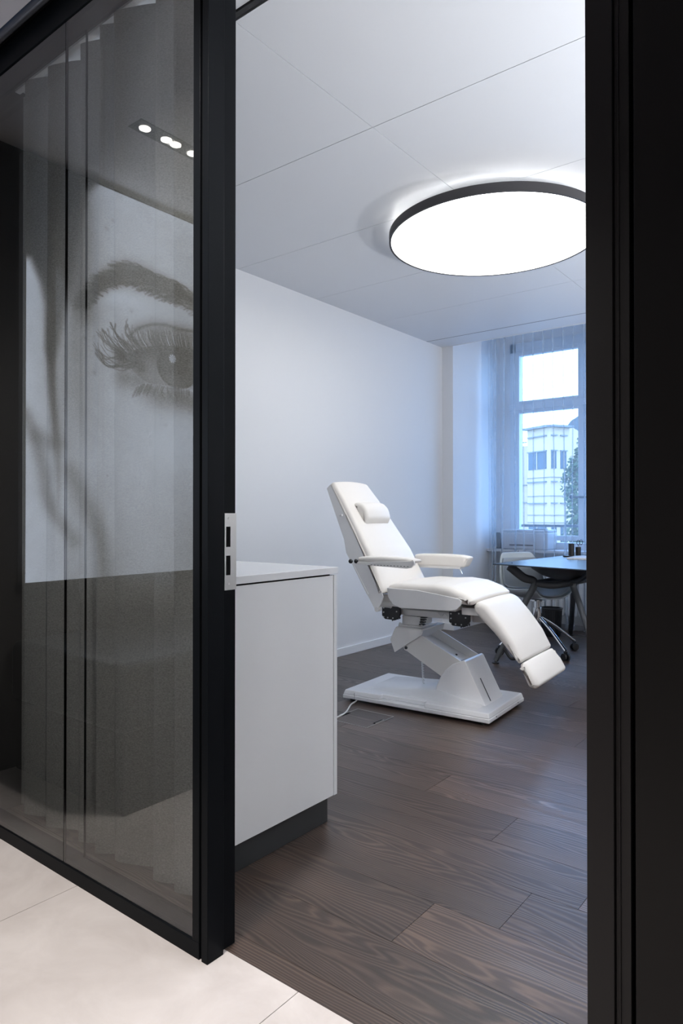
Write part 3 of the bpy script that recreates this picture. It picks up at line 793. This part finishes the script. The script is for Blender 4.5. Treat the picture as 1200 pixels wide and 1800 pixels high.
# seat
sp2 = [(-.118, .640), (-.122, .700), (-.03, .716), (.07, .712), (.17, .722), (.27, .712), (.355, .683), (.405, .648), (.39, .622), (.33, .622), (.10, .640)]
obj('seat_cushion', cushion(sp2, .285, r=.034, crown=.012, nx=(0, 1), rc=.035), M['vinyl'], tc_, smooth=True, angle=180)
side = [(-.115, .688), (.075, .686), (.20, .672), (.326, .655), (.338, .645), (.334, .622), (.312, .598), (.27, .587), (-.030, .580), (-.075, .595), (-.108, .635)]
for sg in (-1, 1):
    bm = bmesh.new(); extr(bm, side, sg*.288, sg*.276, stz)
    obj('seat_side_panel', bm, M['shell'], tc_, bevel=.003)
# leg rest, foot rest
lr = [(.392, .585), (.386, .622), (.412, .643), (.455, .628), (.530, .548), (.604, .452), (.652, .358), (.632, .337), (.585, .392), (.50, .485)]
obj('leg_rest', cushion(lr, .252, r=.026, crown=.010, nx=(.75, .66), rc=.028), M['vinyl'], tc_, smooth=True, angle=180)
fr_ = [(.634, .334), (.655, .352), (.708, .298), (.736, .243), (.714, .220), (.682, .228), (.654, .284)]
obj('foot_rest', cushion(fr_, .252, r=.032, crown=.008, nx=(.8, .6), rc=.026), M['vinyl'], tc_, smooth=True, angle=180)
# armrests
for sg, s0, s1, t0, t1, z0, z1 in ((-1, -.225, .128, -.425, -.335, .838, .868), (1, -.25, .118, .288, .378, .775, .848)):
    mid = (t0+t1)/2; hw_ = (t1-t0)/2
    prof = [(s0, z0), (s0, z1-.006), (s0+.05, z1), ((s0+s1)/2, z1+.002), (s1-.05, z1), (s1+.012, z1-.012), (s1-.02, z0)]
    bm = cushion(prof, hw_, r=.014, crown=.003, nx=(0, 1), rc=.016); bmesh.ops.translate(bm, verts=bm.verts, vec=(0, mid, 0))
    ar = obj('armrest', bm, M['vinyl'], tc_, smooth=True, angle=180)
    bm = bmesh.new()
    zz = .838 if sg < 0 else .778
    if sg < 0:
        extr(bm, [(s0, zz-.002), (s1+.004, zz+.018), (s1+.006, zz+.003), (s1-.012, zz-.018), (s1-.04, zz-.024), (s0+.12, zz-.018), (s0, zz-.012)], t0-.004, t0+.01, stz)
        box(bm, s0, s1-.03, t0+.005, t1-.01, zz-.012, zz+.002)
    else:
        box(bm, s0, s1-.05, t0+.01, t1-.01, zz-.016, zz)
    rl = obj('arm_rail', bm, M['beam'], ar, bevel=.002)
    if sg < 0:
        for i in range(12):
            s = s0+.09+i*.0205
            obj('slot', B((s, s+.010, t0-.0046, t0-.0036, zz-.014, zz-.011)), M['tleg'], ar)
    # pivot and black knobs
    bm = bmesh.new(); cyl(bm, (s0-.004, mid, zz-.002), (s0+.002, mid, zz-.002), .012); cyl(bm, (s0, t0+.03, zz), (s0, sg*.25, zz), .009)
    obj('arm_pivot', bm, M['shell'], ar, smooth=True)
    for kx in (-.018, -.040):
        bm = bmesh.new(); bmesh.ops.create_uvsphere(bm, u_segments=18, v_segments=12, radius=.0125, matrix=Matrix.Translation((s0+kx, t0+.015+(kx+.018), zz+.002)))
        obj('knob', bm, M['blk'], ar, smooth=True)
    if sg > 0:
        bm = bmesh.new(); tube(bm, [(s1-.07, mid, z0), (s1-.064, mid, z0-.02), (s1-.052, mid, z0-.045)], .004)
        obj('release_lever', bm, M['chrome'], ar, smooth=True)
# under-seat carriage
cr_ = obj('seat_carriage', B((-.24, .30, -.10, .10, .512, .548), (-.20, .28, -.24, .24, .578, .60), (-.21, -.13, -.22, -.20, .565, .64), (-.21, -.13, .20, .22, .565, .64), (.30, .42, -.055, .055, .50, .535), (.30, .40, -.2, .2, .56, .60)), M['beam'], tc_, bevel=.003)
cr_['label'] = 'warm white steel carriage under the seat'
for s0, s1 in ((-.238, -.118), (.196, .318)):
    bm = bmesh.new(); z0, z1 = .484, .574
    pr_ = [(s0, z1), (s0, z0+.02), (s0+.02, z0), (s1-.03, z0-.002), (s1-.01, z0+.015), (s1, z0+.03), (s1, z1-.01), (s1-.03, z1)]
    extr(bm, pr_, -.135, -.118, stz)
    for i in range(5): box(bm, s1-.055+i*.012, s1-.050+i*.012, -.132, -.12, z0-.009+.004*i, z0+.004+.004*i)
    gp = obj('gear_plate', bm, M['blk'], cr_, bevel=.001)
    for bx, bz in ((.012, .012), (.012, .040), (.012, .066), (.04, .010), (.075, .010), (.06, .070), (.10, .05)):
        bm = bmesh.new(); cyl(bm, (s0+bx, -.1345, z0+bz), (s0+bx, -.1385, z0+bz), .0042, n=12)
        obj('bolt', bm, M['steel'], cr_, smooth=True)
bm = bmesh.new(); tube(bm, [(.12, -.12, .55), (.15, -.135, .53), (.165, -.13, .548), (.185, -.135, .535)], .0025)
obj('loom', bm, M['cord'], cr_, smooth=True)
bm = bmesh.new(); box(bm, -.135, -.015, -.075, .075, .452, .505); box(bm, -.150, .005, -.095, .095, .444, .455)
nk = obj('neck', bm, M['beam'], tc_, bevel=.002)
bm = bmesh.new()
for i in range(6): box(bm, -.022+.004*i, .006+.004*i, -.078, -.05, .458+i*.014, .465+i*.014)
box(bm, -.040, .030, -.070, -.05, .505, .545)
obj('bellows', bm, M['blk'], nk)
for s in (-.143, -.002):
    bm = bmesh.new(); cyl(bm, (s, -.085, .455), (s, -.085, .463), .007, n=6)
    obj('bolt', bm, M['steel'], nk)
# hood over the lift arm
hood = [(-.139, .446), (-.150, .43), (-.178, .368), (-.149, .296), (.030, .415), (.036, .435), (.028, .446)]
bm = bmesh.new()
for sg in (-1, 1): extr(bm, hood, sg*.142, sg*.137, stz)
box(bm, -.139, .035, -.142, .142, .440, .447)
extr(bm, [(-.139, .446), (-.178, .368), (-.174, .366), (-.134, .446)], -.142, .142, stz)
obj('hood', bm, M['shell'], tc_, bevel=.0015)
# lift arm: U channel
bm = bmesh.new()
armp = [(-.100, .337), (-.095, .312), (-.075, .306), (.16, .180), (.26, .180), (.30, .255), (.27, .285), (.012, .409)]
extr(bm, armp, -.122, -.114, stz)
la = obj('lift_arm', bm, M['beam'], tc_, bevel=.0015)
bm = bmesh.new(); extr(bm, armp, .114, .122, stz); obj('lift_arm', bm, M['beam'], tc_, bevel=.0015)
bm = bmesh.new(); extr(bm, [(-.04, .372), (.27, .237), (.265, .228), (-.045, .363)], -.114, .114, stz)
web = obj('arm_web', bm, mat('white_gloss_metal', (.9, .92, .95, 1), .2, spec=1.0), la)
for s, t in ((.10, -.04), (.16, .04), (.03, 0)):
    z = .372-(s+.04)*.4355
    bm = bmesh.new(); cyl(bm, (s, t, z), (s+.002, t, z+.005), .006, n=12); obj('bolt', bm, M['blk'], la)
bm = bmesh.new(); cyl(bm, (-.082, -.1225, .327), (-.082, -.127, .327), .009, n=16); obj('bolt', bm, M['tleg'], la, smooth=True)
# wedge shaped lower cover
wp = [(.100, .090), (.115, .135), (.140, .190), (.172, .232), (.215, .270), (.262, .289), (.281, .297), (.292, .290), (.410, .062), (.100, .062)]
bm = bmesh.new(); extr(bm, wp, -.128, .128, stz)
wc = obj('arm_cover', bm, M['gloss'], tc_, bevel=.004, seg=3)
fs = lambda u: (.297+(.407-.297)*u, .281+(.068-.281)*u)
a, b = fs(.42), fs(.97); nv = Vector((.889, .459))
bm = bmesh.new(); extr(bm, [(a[0]-.002, a[1]), (b[0]-.002, b[1]), (b[0]+nv.x*.0015, b[1]+nv.y*.0015), (a[0]+nv.x*.0015, a[1]+nv.y*.0015)], -.050, -.042, stz)
obj('slot', bm, M['tleg'], wc)
# base plate
bm = bmesh.new(); box(bm, -.43, .485, -.268, .262, .016, .040)
bs_ = obj('base_plate', bm, M['gloss'], tc_, bevel=.006, seg=3)
bm = bmesh.new()
pf = [(-.428, -.266), (-.205, -.266), (-.180, -.262), (-.178, -.228), (.10, -.228), (.105, -.266), (.483, -.266), (.483, .26), (-.428, .26)]
A = [bm.verts.new((a, b, .0395)) for a, b in pf]; D = [bm.verts.new((a+(.008 if a < -.4 else (-.008 if a > .4 else 0)), b+(.010 if b < -.25 else (-.008 if b > 0 else 0)), .066)) for a, b in pf]; n = len(pf)
for i in range(n): bm.faces.new((A[i], A[(i+1) % n], D[(i+1) % n], D[i]))
bm.faces.new(A[::-1]); bm.faces.new(D)
obj('base_cover', bm, M['gloss'], bs_, bevel=.006, seg=4)
bm = bmesh.new()
q = [(-.34, -.20, .064), (.40, -.20, .064), (.40, .20, .064), (-.34, .20, .064), (-.30, -.15, .072), (.12, -.135, .112), (.12, .135, .112), (-.30, .15, .072), (.38, -.135, .072), (.38, .135, .072)]
vs = [bm.verts.new(v) for v in q]
for f in ((0, 1, 8, 5, 4), (1, 2, 9, 8), (2, 3, 7, 6, 9), (3, 0, 4, 7), (4, 5, 6, 7), (5, 8, 9, 6), (3, 2, 1, 0)): bm.faces.new([vs[i] for i in f])
obj('base_ridge', bm, M['gloss'], bs_, bevel=.004, seg=3)
for t in (-.17, .16):
    bm = bmesh.new(); cyl(bm, (.484, t, .032), (.4865, t, .032), .0035, n=12); obj('screw', bm, M['blk'], bs_)
obj('groove', B((-.3475, -.3465, -.2685, -.266, .018, .058)), M['tleg'], bs_)
for s in (-.38, .43):
    for t in (-.22, .22):
        bm = bmesh.new(); cyl(bm, (s, t, 0), (s, t, .018), .022); obj('foot', bm, M['rub'], bs_, smooth=True)
# coiled lead under the hood
bm = bmesh.new(); pts = []
for i in range(140):
    f = i/139; c = Vector((-.055+.012*f, .02, .315-.225*f)); a = f*2*PI*22
    pts.append(c+Vector((math.cos(a)*.0055, math.sin(a)*.0055, 0)))
pts += [Vector((-.02, .02, .085)), Vector((.02, .015, .080))]
tube(bm, pts, .0022, n=6, spline=False); obj('coiled_cable', bm, M['cord'], tc_, smooth=True)
# power cord to the floor box
bm = bmesh.new(); tube(bm, [(-.335, -.245, .020), (-.335, -.275, .010), (-.33, -.33, .005), (-.30, -.40, .005), (-.275, -.46, .005), (-.262, -.52, .004), (-.262, -.60, .003)], .0045)
obj('power_cord', bm, M['cord'], tc_, smooth=True)
tag(tc_, 'white upholstered reclining treatment chair with armrests on a white lift base', 'chair')

# floor box
fb = empty('floor_box', (-2.196, 2.983, 0))
x0, x1, y0, y1 = -2.320, -2.073, 2.858, 3.108
obj('box_frame', B((x0, x1, y0, y0+.003, 0, .002), (x0, x1, y1-.003, y1, 0, .002), (x0, x0+.003, y0, y1, 0, .002), (x1-.003, x1, y0, y1, 0, .002)), M['steel'], fb, world=True)
M['wood2'] = mat('oak_inlay', (.060, .044, .036, 1), .42, var=.25)
obj('lid', B((x0+.003, x1-.003, y0+.003, y1-.003, 0, .0012)), M['wood'], fb, world=True)
for xx, s in ((x1-.022, 1), (x0+.004, -1)):
    fl = obj('cable_flap', B((xx, xx+.016, y0+.08, y0+.16, .0012, .002)), M['blackgap'], fb, world=True)
    obj('flap_edge', B((xx+(.016 if s > 0 else -.003), xx+(.019 if s > 0 else 0), y0+.08, y0+.16, .0012, .006)), M['steel'], fl, world=True)
tag(fb, 'square floor box lid with thin steel rim in the oak floor beside the chair base', 'floor box')

# ------------------------------------------------------------------ table by the window
tb = empty('table', (-1.82, 5.25, 0))
tp = [(-2.225, 4.64), (-1.43, 4.475), (-1.40, 5.99), (-2.17, 5.93)]
bm = bmesh.new(); A = [bm.verts.new((a, b, .733)) for a, b in tp]; D = [bm.verts.new((a, b, .742)) for a, b in tp]
for i in range(4): bm.faces.new((A[i], A[(i+1) % 4], D[(i+1) % 4], D[i]))
bm.faces.new(A[::-1]); bm.faces.new(D)
obj('tabletop', bm, M['tabletop'], tb, world=True, bevel=.003)
def yleg(top, node, foot, beamdir, m):
    bm = bmesh.new()
    tube(bm, [top, tuple((Vector(top)*.45+Vector(node)*.55)+Vector((0, 0, -.015))), node, tuple(Vector(node)*.75+Vector(foot)*.25+Vector((.0, 0, 0))), tuple(Vector(node)*.4+Vector(foot)*.6), (foot[0], foot[1], .02)], [.034, .020], n=12, squash=.55)
    return bm
NL, NR, BL, BR = (-2.00, 4.87, .595), (-1.77, 5.02, .600), (-1.98, 5.66, .59), (-1.66, 5.62, .59)
for top, nd, ft in (((-2.14, 4.74, .722), NL, (-2.228, 4.69, 0)), ((-1.53, 4.72, .722), NR, (-1.51, 4.86, 0)), ((-2.08, 5.85, .722), BL, (-2.205, 6.20, 0)), ((-1.50, 5.85, .722), BR, (-1.42, 6.10, 0))):
    lg = obj('leg', yleg(top, nd, ft, None, None), M['tleg'], tb, world=True, smooth=True)
    bm = bmesh.new(); cyl(bm, (ft[0], ft[1], 0), (ft[0], ft[1], .008), .026); cyl(bm, (ft[0], ft[1], .008), (ft[0], ft[1], .03), .008)
    obj('foot', bm, M['blk'], lg, world=True, smooth=True)
bm = bmesh.new()
tube(bm, [NL, (-1.90, 4.97, .575), NR], .026, n=12); tube(bm, [BL, (-1.82, 5.62, .575), BR], .022, n=12)
tube(bm, [NL, (-1.95, 5.25, .60), BL], .020, n=12); tube(bm, [NR, (-1.74, 5.3, .60), BR], .020, n=12)
obj('under_frame', bm, M['tleg'], tb, world=True, smooth=True)
bm = bmesh.new(); lathe(bm, [(.02, .605), (.10, .612), (.22, .65), (.30, .70), (.33, .732)], c=(0, 0, 0), n=36)
bmesh.ops.transform(bm, matrix=Matrix.Translation((-1.83, 5.12, 0)) @ Matrix.Diagonal((.85, 1.25, 1, 1)), verts=bm.verts)
obj('cable_tray', bm, M['tleg'], tb, world=True, smooth=True)
bm = bmesh.new(); tube(bm, [(-2.205, 4.735, .12), (-2.17, 4.72, .105), (-2.115, 4.715, .045), (-2.06, 4.72, .075), (-2.09, 4.72, .14), (-2.15, 4.74, .14)], .011, n=8)
obj('cable_clip', bm, M['blk'], tb, world=True, smooth=True)
tag(tb, 'table with thin grey top and dark branching legs in front of the window', 'table')

# ------------------------------------------------------------------ shell chair on castors
sh = empty('swivel_chair', (-2.14, 5.27, 0), math.radians(-30))
# local frame: +x is the way the chair faces
def shell_bm(off=0, shrink=1.0, v0=0., v1=1.):
    # side profile front edge -> back -> top
    pr = [(.22, .455, .20), (.16, .462, .235), (.04, .447, .245), (-.10, .440, .24), (-.185, .462, .235), (-.225, .52, .235), (-.242, .60, .238), (-.26, .70, .225), (-.285, .79, .195), (-.30, .835, .165), (-.312, .842, .14)]
    cs = catmull([(a*.95, .45+(b-.45)*.86, c*.88) for a, b, c in pr], 5); n = len(cs)
    lo, hi = int(v0*(n-1)), int(v1*(n-1))
    bm = bmesh.new(); rows = []
    for i in range(lo, hi+1):
        a, b, hw = cs[i]; f = i/(n-1)
        lift = .055 if f < .45 else .02
        row = []
        for j in range(17):
            u = -1+2*j/16; y = u*hw*shrink
            e = abs(u)**3
            if f < .42: x, z = a, b+e*lift*1.3+off
            else:
                g = min(1, (f-.42)/.1); x, z = a+e*.075*g*(1.05-f)+off, b+e*lift*1.3*(1-g)
            row.append(bm.verts.new((x, y, z)))
        rows.append(row)
    for p, q in zip(rows, rows[1:]):
        for j in range(16): bm.faces.new((p[j], p[j+1], q[j+1], q[j]))
    return bm
o = obj('seat_shell', shell_bm(), M['chairshell'], sh, smooth=True, angle=180)
s = o.modifiers.new('thick', 'SOLIDIFY'); s.thickness = .010; s.offset = -1
o = obj('upholstery', shell_bm(.012, .93, .04, .80), M['pad'], sh, smooth=True, angle=180)
s = o.modifiers.new('thick', 'SOLIDIFY'); s.thickness = .008; s.offset = 0
bm = bmesh.new(); lathe(bm, [(.034, .265), (.036, .27), (.034, .36), (.026, .362), (.026, .41), (.06, .415), (.06, .425)]); obj('column', bm, M['chrome'], sh, smooth=True)
la0 = math.degrees(math.atan2(5.093-5.27, -1.851+2.14))+30
for k in range(4):
    a = math.radians(la0+[0, 86, 180, 266][k]); c, s = math.cos(a), math.sin(a)
    bm = bmesh.new(); tube(bm, [(c*.02, s*.02, .285), (c*.16, s*.16, .205), (c*.34, s*.34, .075)], .012, n=12, squash=.7)
    lg = obj('leg', bm, M['chrome'], sh, smooth=True)
    cx, cy = c*.34, s*.34; w = Vector((-s, c, 0))
    bm = bmesh.new()
    for sd in (-1, 1):
        p = Vector((cx, cy, .028))+w*sd*.009; cyl(bm, p, p+w*sd*.014, .028, n=20)
    box(bm, cx-.010, cx+.010, cy-.010, cy+.010, .03, .07)
    obj('caster', bm, M['blk'], lg, smooth=True)
tag(sh, 'pale grey shell chair on a chrome castor base at the left side of the table', 'chair')

# things on the table
def cup(x, y, r, h, label):
    e = empty('pen_cup', (x, y, .742)); bm = bmesh.new()
    lathe(bm, [(r, 0), (r, h), (r-.003, h), (r-.003, .004), (.001, .004)], n=24)
    obj('cup_body', bm, M['blk'], e, smooth=True); tag(e, label, 'pen cup', 'pen cups on the table'); return e
P1, P2 = (-2.055, 5.80), (-2.01, 5.84)
cup(P1[0], P1[1], .024, .100, 'tall black pen cup on the table, left of the pair')
cup(P2[0], P2[1], .022, .072, 'shorter black pen cup on the table holding the scissors')
sc2 = empty('scissors', (P2[0]+.006, P2[1], .76))
bm = bmesh.new(); box(bm, -.004, .004, -.001, .001, -.01, .075); obj('blade', bm, M['steel'], sc2)
for dx, dz, tl in ((-.006, .090, .25), (.018, .094, -.3)):
    bm = bmesh.new(); pts = [(dx+.012*math.cos(t*2*PI/14), 0, dz+.021*math.sin(t*2*PI/14)) for t in range(15)]
    tube(bm, pts, .0028, n=6, spline=False); obj('handle', bm, M['blk'], sc2, smooth=True)
tag(sc2, 'scissors with black handles standing in the shorter pen cup', 'scissors')
tr = obj('desk_tray', B((-2.10, -1.97, 5.72, 5.89, .7440, .7545)), M['blk'], None, bevel=.002); tag(tr, 'flat black tray on the table under the pen cups', 'tray')
for e_ in bpy.data.objects:
    if e_.name.startswith(('pen_cup', 'scissors')): e_.location.z += .012
k = 0
for x, y, rz, h, lab in ((-1.86, 5.62, .15, .008, 'white sheaf of papers at the bottom of the stack on the table'), (-1.85, 5.63, .02, .006, 'pale folder lying on top of the papers on the table')):
    bm = bmesh.new(); box(bm, -.13, .13, -.16, .16, 0, h); o = obj('paper_stack' if k == 0 else 'folder', bm, M['paper'] if k == 0 else M['printer'], None, bevel=.001)
    o.location = (x, y, .7425+(.008 if k else 0)); o.rotation_euler.z = rz; tag(o, lab, 'papers' if k == 0 else 'folder'); k += 1

# waste bin
wb = empty('waste_bin', (-2.34, 6.08, 0))
bm = bmesh.new(); lathe(bm, [(.078, 0), (.095, .245), (.088, .245), (.073, .006), (.001, .006)], n=36)
obj('bin_body', bm, M['bin'], wb, smooth=True)
bm = bmesh.new(); ring(bm, 0, 0, .243, .256, .086, .102, n=36); obj('rim', bm, M['bin'], wb, smooth=True)
bm = bmesh.new()
for i in range(28):
    a = 2*PI*i/28; cyl(bm, (.0785*math.cos(a), .0785*math.sin(a), .01), (.095*math.cos(a), .095*math.sin(a), .235), .003, n=6)
obj('ribs', bm, M['bin'], wb)
tag(wb, 'black ribbed waste bin on the floor behind the table', 'bin')
# loose cables by the window
bm = bmesh.new(); tube(bm, [(-2.75, 6.30, .75), (-2.78, 6.25, .66), (-2.83, 6.22, .5), (-2.80, 6.22, .3), (-2.6, 6.2, .1), (-2.3, 6.24, .01), (-2.0, 6.2, .008)], .003)
tag(obj('power_cable', bm, M['blk'], smooth=True), 'thin dark cable hanging down in front of the sheer curtain', 'cable')

# ------------------------------------------------------------------ outside
fwd = Vector((-math.sin(TH), math.cos(TH))); rgt = Vector((math.cos(TH), math.sin(TH)))
def at(px, py, Y):
    k = (px-600)/1200; d = fwd+rgt*k; w = Y/d.y; return (d.x*w, Y, CH+(905-py)/1200*w)
bd = empty('office_building', (-25, 60, -12))
def face(name, pts, m, thick=.3, par=bd):
    bm = bmesh.new(); A = [bm.verts.new(p) for p in pts]; D = [bm.verts.new((p[0]-.2, p[1]+thick, p[2])) for p in pts]; n = len(pts)
    for i in range(n): bm.faces.new((A[i], A[(i+1) % n], D[(i+1) % n], D[i]))
    bm.faces.new(A); bm.faces.new(D[::-1]); return obj(name, bm, m, par, world=True)
a = at(927, 753, 60); b = at(967, 751.5, 58.6); c = at(1001, 760, 60.4); e = at(760, 765, 61.2); f = at(860, 771, 61.2)
zb = -12.
def wallp(name, p, q, zt0, zt1, m=M['fac']):
    bm = bmesh.new(); A = [(p[0], p[1], zb), (q[0], q[1], zb), (q[0], q[1], zt1), (p[0], p[1], zt0)]
    V = [bm.verts.new(v) for v in A]+[bm.verts.new((v[0]-1.0, v[1]+6, v[2])) for v in A]
    for i in range(4): bm.faces.new((V[i], V[(i+1) % 4], V[4+(i+1) % 4], V[4+i]))
    bm.faces.new(V[:4]); bm.faces.new(V[4:][::-1]); return obj(name, bm, m, bd, world=True)
e = at(700, 771, 61.5); f = at(930, 771, 61.5)
wallp('main_wall', e, f, 7.6, 7.6)
TZ = a[2]
wallp('bay_wall', a, b, TZ, TZ); wallp('bay_wall', b, c, TZ, TZ)
def on(p, q, u, z, off=.12):
    n = Vector((q[1]-p[1], -(q[0]-p[0]))).normalized()
    return (p[0]+(q[0]-p[0])*u+n.x*off, p[1]+(q[1]-p[1])*u+n.y*off, z)
def panel(name, p, q, u0, u1, z0, z1, m, th=.12, inn=.0):
    bm = bmesh.new()
    V = [bm.verts.new(on(p, q, u, z, o_)) for o_ in (inn, inn+th) for u, z in ((u0, z0), (u1, z0), (u1, z1), (u0, z1))]
    for ff in ((0, 3, 2, 1), (4, 5, 6, 7), (0, 1, 5, 4), (1, 2, 6, 5), (2, 3, 7, 6), (3, 0, 4, 7)): bm.faces.new([V[i] for i in ff])
    return obj(name, bm, m, bd, world=True)
zp = lambda py: CH+(905-py)/1200*62.
panel('cornice', a, b, -.05, 1.04, zp(755.5), zp(752), M['fac2'], .5); panel('cornice', b, c, -.03, 1.05, zp(755.5), zp(752), M['fac2'], .5)
for r0, r1, m in ((770, 785, 'fac'), (796, 826, 'fwin'), (849, 875, 'fac'), (886, 915, 'fac'), (925, 955, 'fwin')):
    for p, q, spans in ((a, b, ((.06, .84),)), (b, c, ((.05, .30), (.52, .82)))):
        for u0, u1 in spans:
            if m == 'fwin':
                wd_ = panel('window', p, q, u0, u1, zp(r1), zp(r0), M['fwin'], .05)
                mid = (u0+u1)/2; panel('mullion', p, q, mid-.012, mid+.012, zp(r1), zp(r0), M['fac'], .1)
            panel('lintel', p, q, u0-.02, u1+.02, zp(r0), zp(r0-2), M['fac2'], .18)
for yy in (840, 872, 905, 918): 
    panel('string_course', a, b, 0, 1, zp(yy+.8), zp(yy), M['fac2'], .08); panel('string_course', b, c, 0, 1, zp(yy+.8), zp(yy), M['fac2'], .08)
for yy in (772, 850, 882): panel('lintel', e, f, .86, .985, zp(yy+1.5), zp(yy), M['fac2'], .15)
tag(bd, 'cream office building with a corner bay seen outside through the window', 'building')
rb = empty('slate_roofed_building', (-22, 80, -12))
p0 = at(985, 755, 80); p1 = at(1040, 700, 80)
bm = bmesh.new(); prof = [(at(980, 775, 80)[0], at(980, 775, 80)[2]), (at(992, 755, 80)[0], at(992, 755, 80)[2]), (at(1003, 740, 80)[0], at(1003, 740, 80)[2]), (at(1030, 722, 80)[0], at(1030, 722, 80)[2]), (at(1130, 700, 80)[0], at(1130, 700, 80)[2]), (at(1160, 775, 80)[0], at(1160, 775, 80)[2])]
extr(bm, prof, 80, 92, lambda x_, z_, t: (x_, t, z_)); obj('roof', bm, M['roof'], rb, world=True)
bm = bmesh.new(); box(bm, prof[0][0]+.5, prof[-1][0]-.5, 80.3, 91.5, -12, prof[0][1]+.05); obj('wall', bm, M['fac'], rb, world=True)
tag(rb, 'building with a dark slate roof behind the tree, seen through the window', 'building')
tr_ = empty('street_tree', (at(1015, 850, 48)[0], 48, -12))
bm = bmesh.new(); rnd = random.Random(11)
cx = at(1018, 850, 48)[0]
for i in range(8000):
    u = rnd.gauss(0, 1); z = rnd.uniform(-7, 6.6); w = 1.05*(1-max(0, (z-2.5)/5.2)**1.6)
    x = cx+.55+rnd.uniform(-1, 1)*w*1.25+.25*math.sin(z*1.3); y = 48+rnd.uniform(-1.2, 1.2)
    s = rnd.uniform(.10, .22); n1 = Vector((rnd.uniform(-1, 1), rnd.uniform(-1, 1), rnd.uniform(-1, 1))).normalized(); n2 = n1.orthogonal().normalized(); n3 = n1.cross(n2)
    p = Vector((x, y, z)); bm.faces.new([bm.verts.new(p+n2*s), bm.verts.new(p+n3*s*.6), bm.verts.new(p-n2*s), bm.verts.new(p-n3*s*.6)])
obj('foliage', bm, M['leaf'], tr_, world=True)
bm = bmesh.new(); cyl(bm, (cx+.75, 48, -12), (cx+.75, 48, 3), .25, .08); obj('trunk', bm, M['bark'], tr_, world=True, smooth=True)
tag(tr_, 'narrow green tree outside, to the right of the cream building', 'tree')
gd = stru(obj('ground_outside', B((-120, 120, 8, 200, -12.3, -12)), mat('asphalt', (.2, .2, .2, 1), .9, var=.2)))

# ------------------------------------------------------------------ light
W = bpy.data.worlds.new('sky'); bpy.context.scene.world = W; W.use_nodes = True
nt = W.node_tree; bg = nt.nodes['Background']
tcw = nt.nodes.new('ShaderNodeTexCoord'); sx = nt.nodes.new('ShaderNodeSeparateXYZ'); rmp = nt.nodes.new('ShaderNodeValToRGB')
nt.links.new(tcw.outputs['Generated'], sx.inputs[0]); nt.links.new(sx.outputs[2], rmp.inputs[0])
e = rmp.color_ramp.elements; e[0].position = 0; e[0].color = (.31, .57, 1.0, 1); e[1].position = .7; e[1].color = (.26, .50, 1.0, 1)
nt.links.new(rmp.outputs[0], bg.inputs[0]); bg.inputs[1].default_value = 9.0
pl_ = bpy.data.lights.new('window_portal', 'AREA'); pl_.shape = 'RECTANGLE'; pl_.size = 1.66; pl_.size_y = 2.1
pl_.cycles.is_portal = True
po_ = bpy.data.objects.new('window_portal', pl_); C.objects.link(po_); po_.location = (-2.225, YN+.12, 1.83); po_.rotation_euler = (-PI/2, 0, 0)

sc = bpy.context.scene
sc.view_settings.view_transform = 'Standard'; sc.view_settings.look = 'None'; sc.view_settings.gamma = 1
sc.view_settings.use_curve_mapping = False; sc.view_settings.exposure = 0
cy = sc.cycles
cy.max_bounces = 14; cy.transparent_max_bounces = 24; cy.diffuse_bounces = 6; cy.glossy_bounces = 6; cy.sample_clamp_indirect = 6; cy.caustics_reflective = False
cy.use_denoising = True
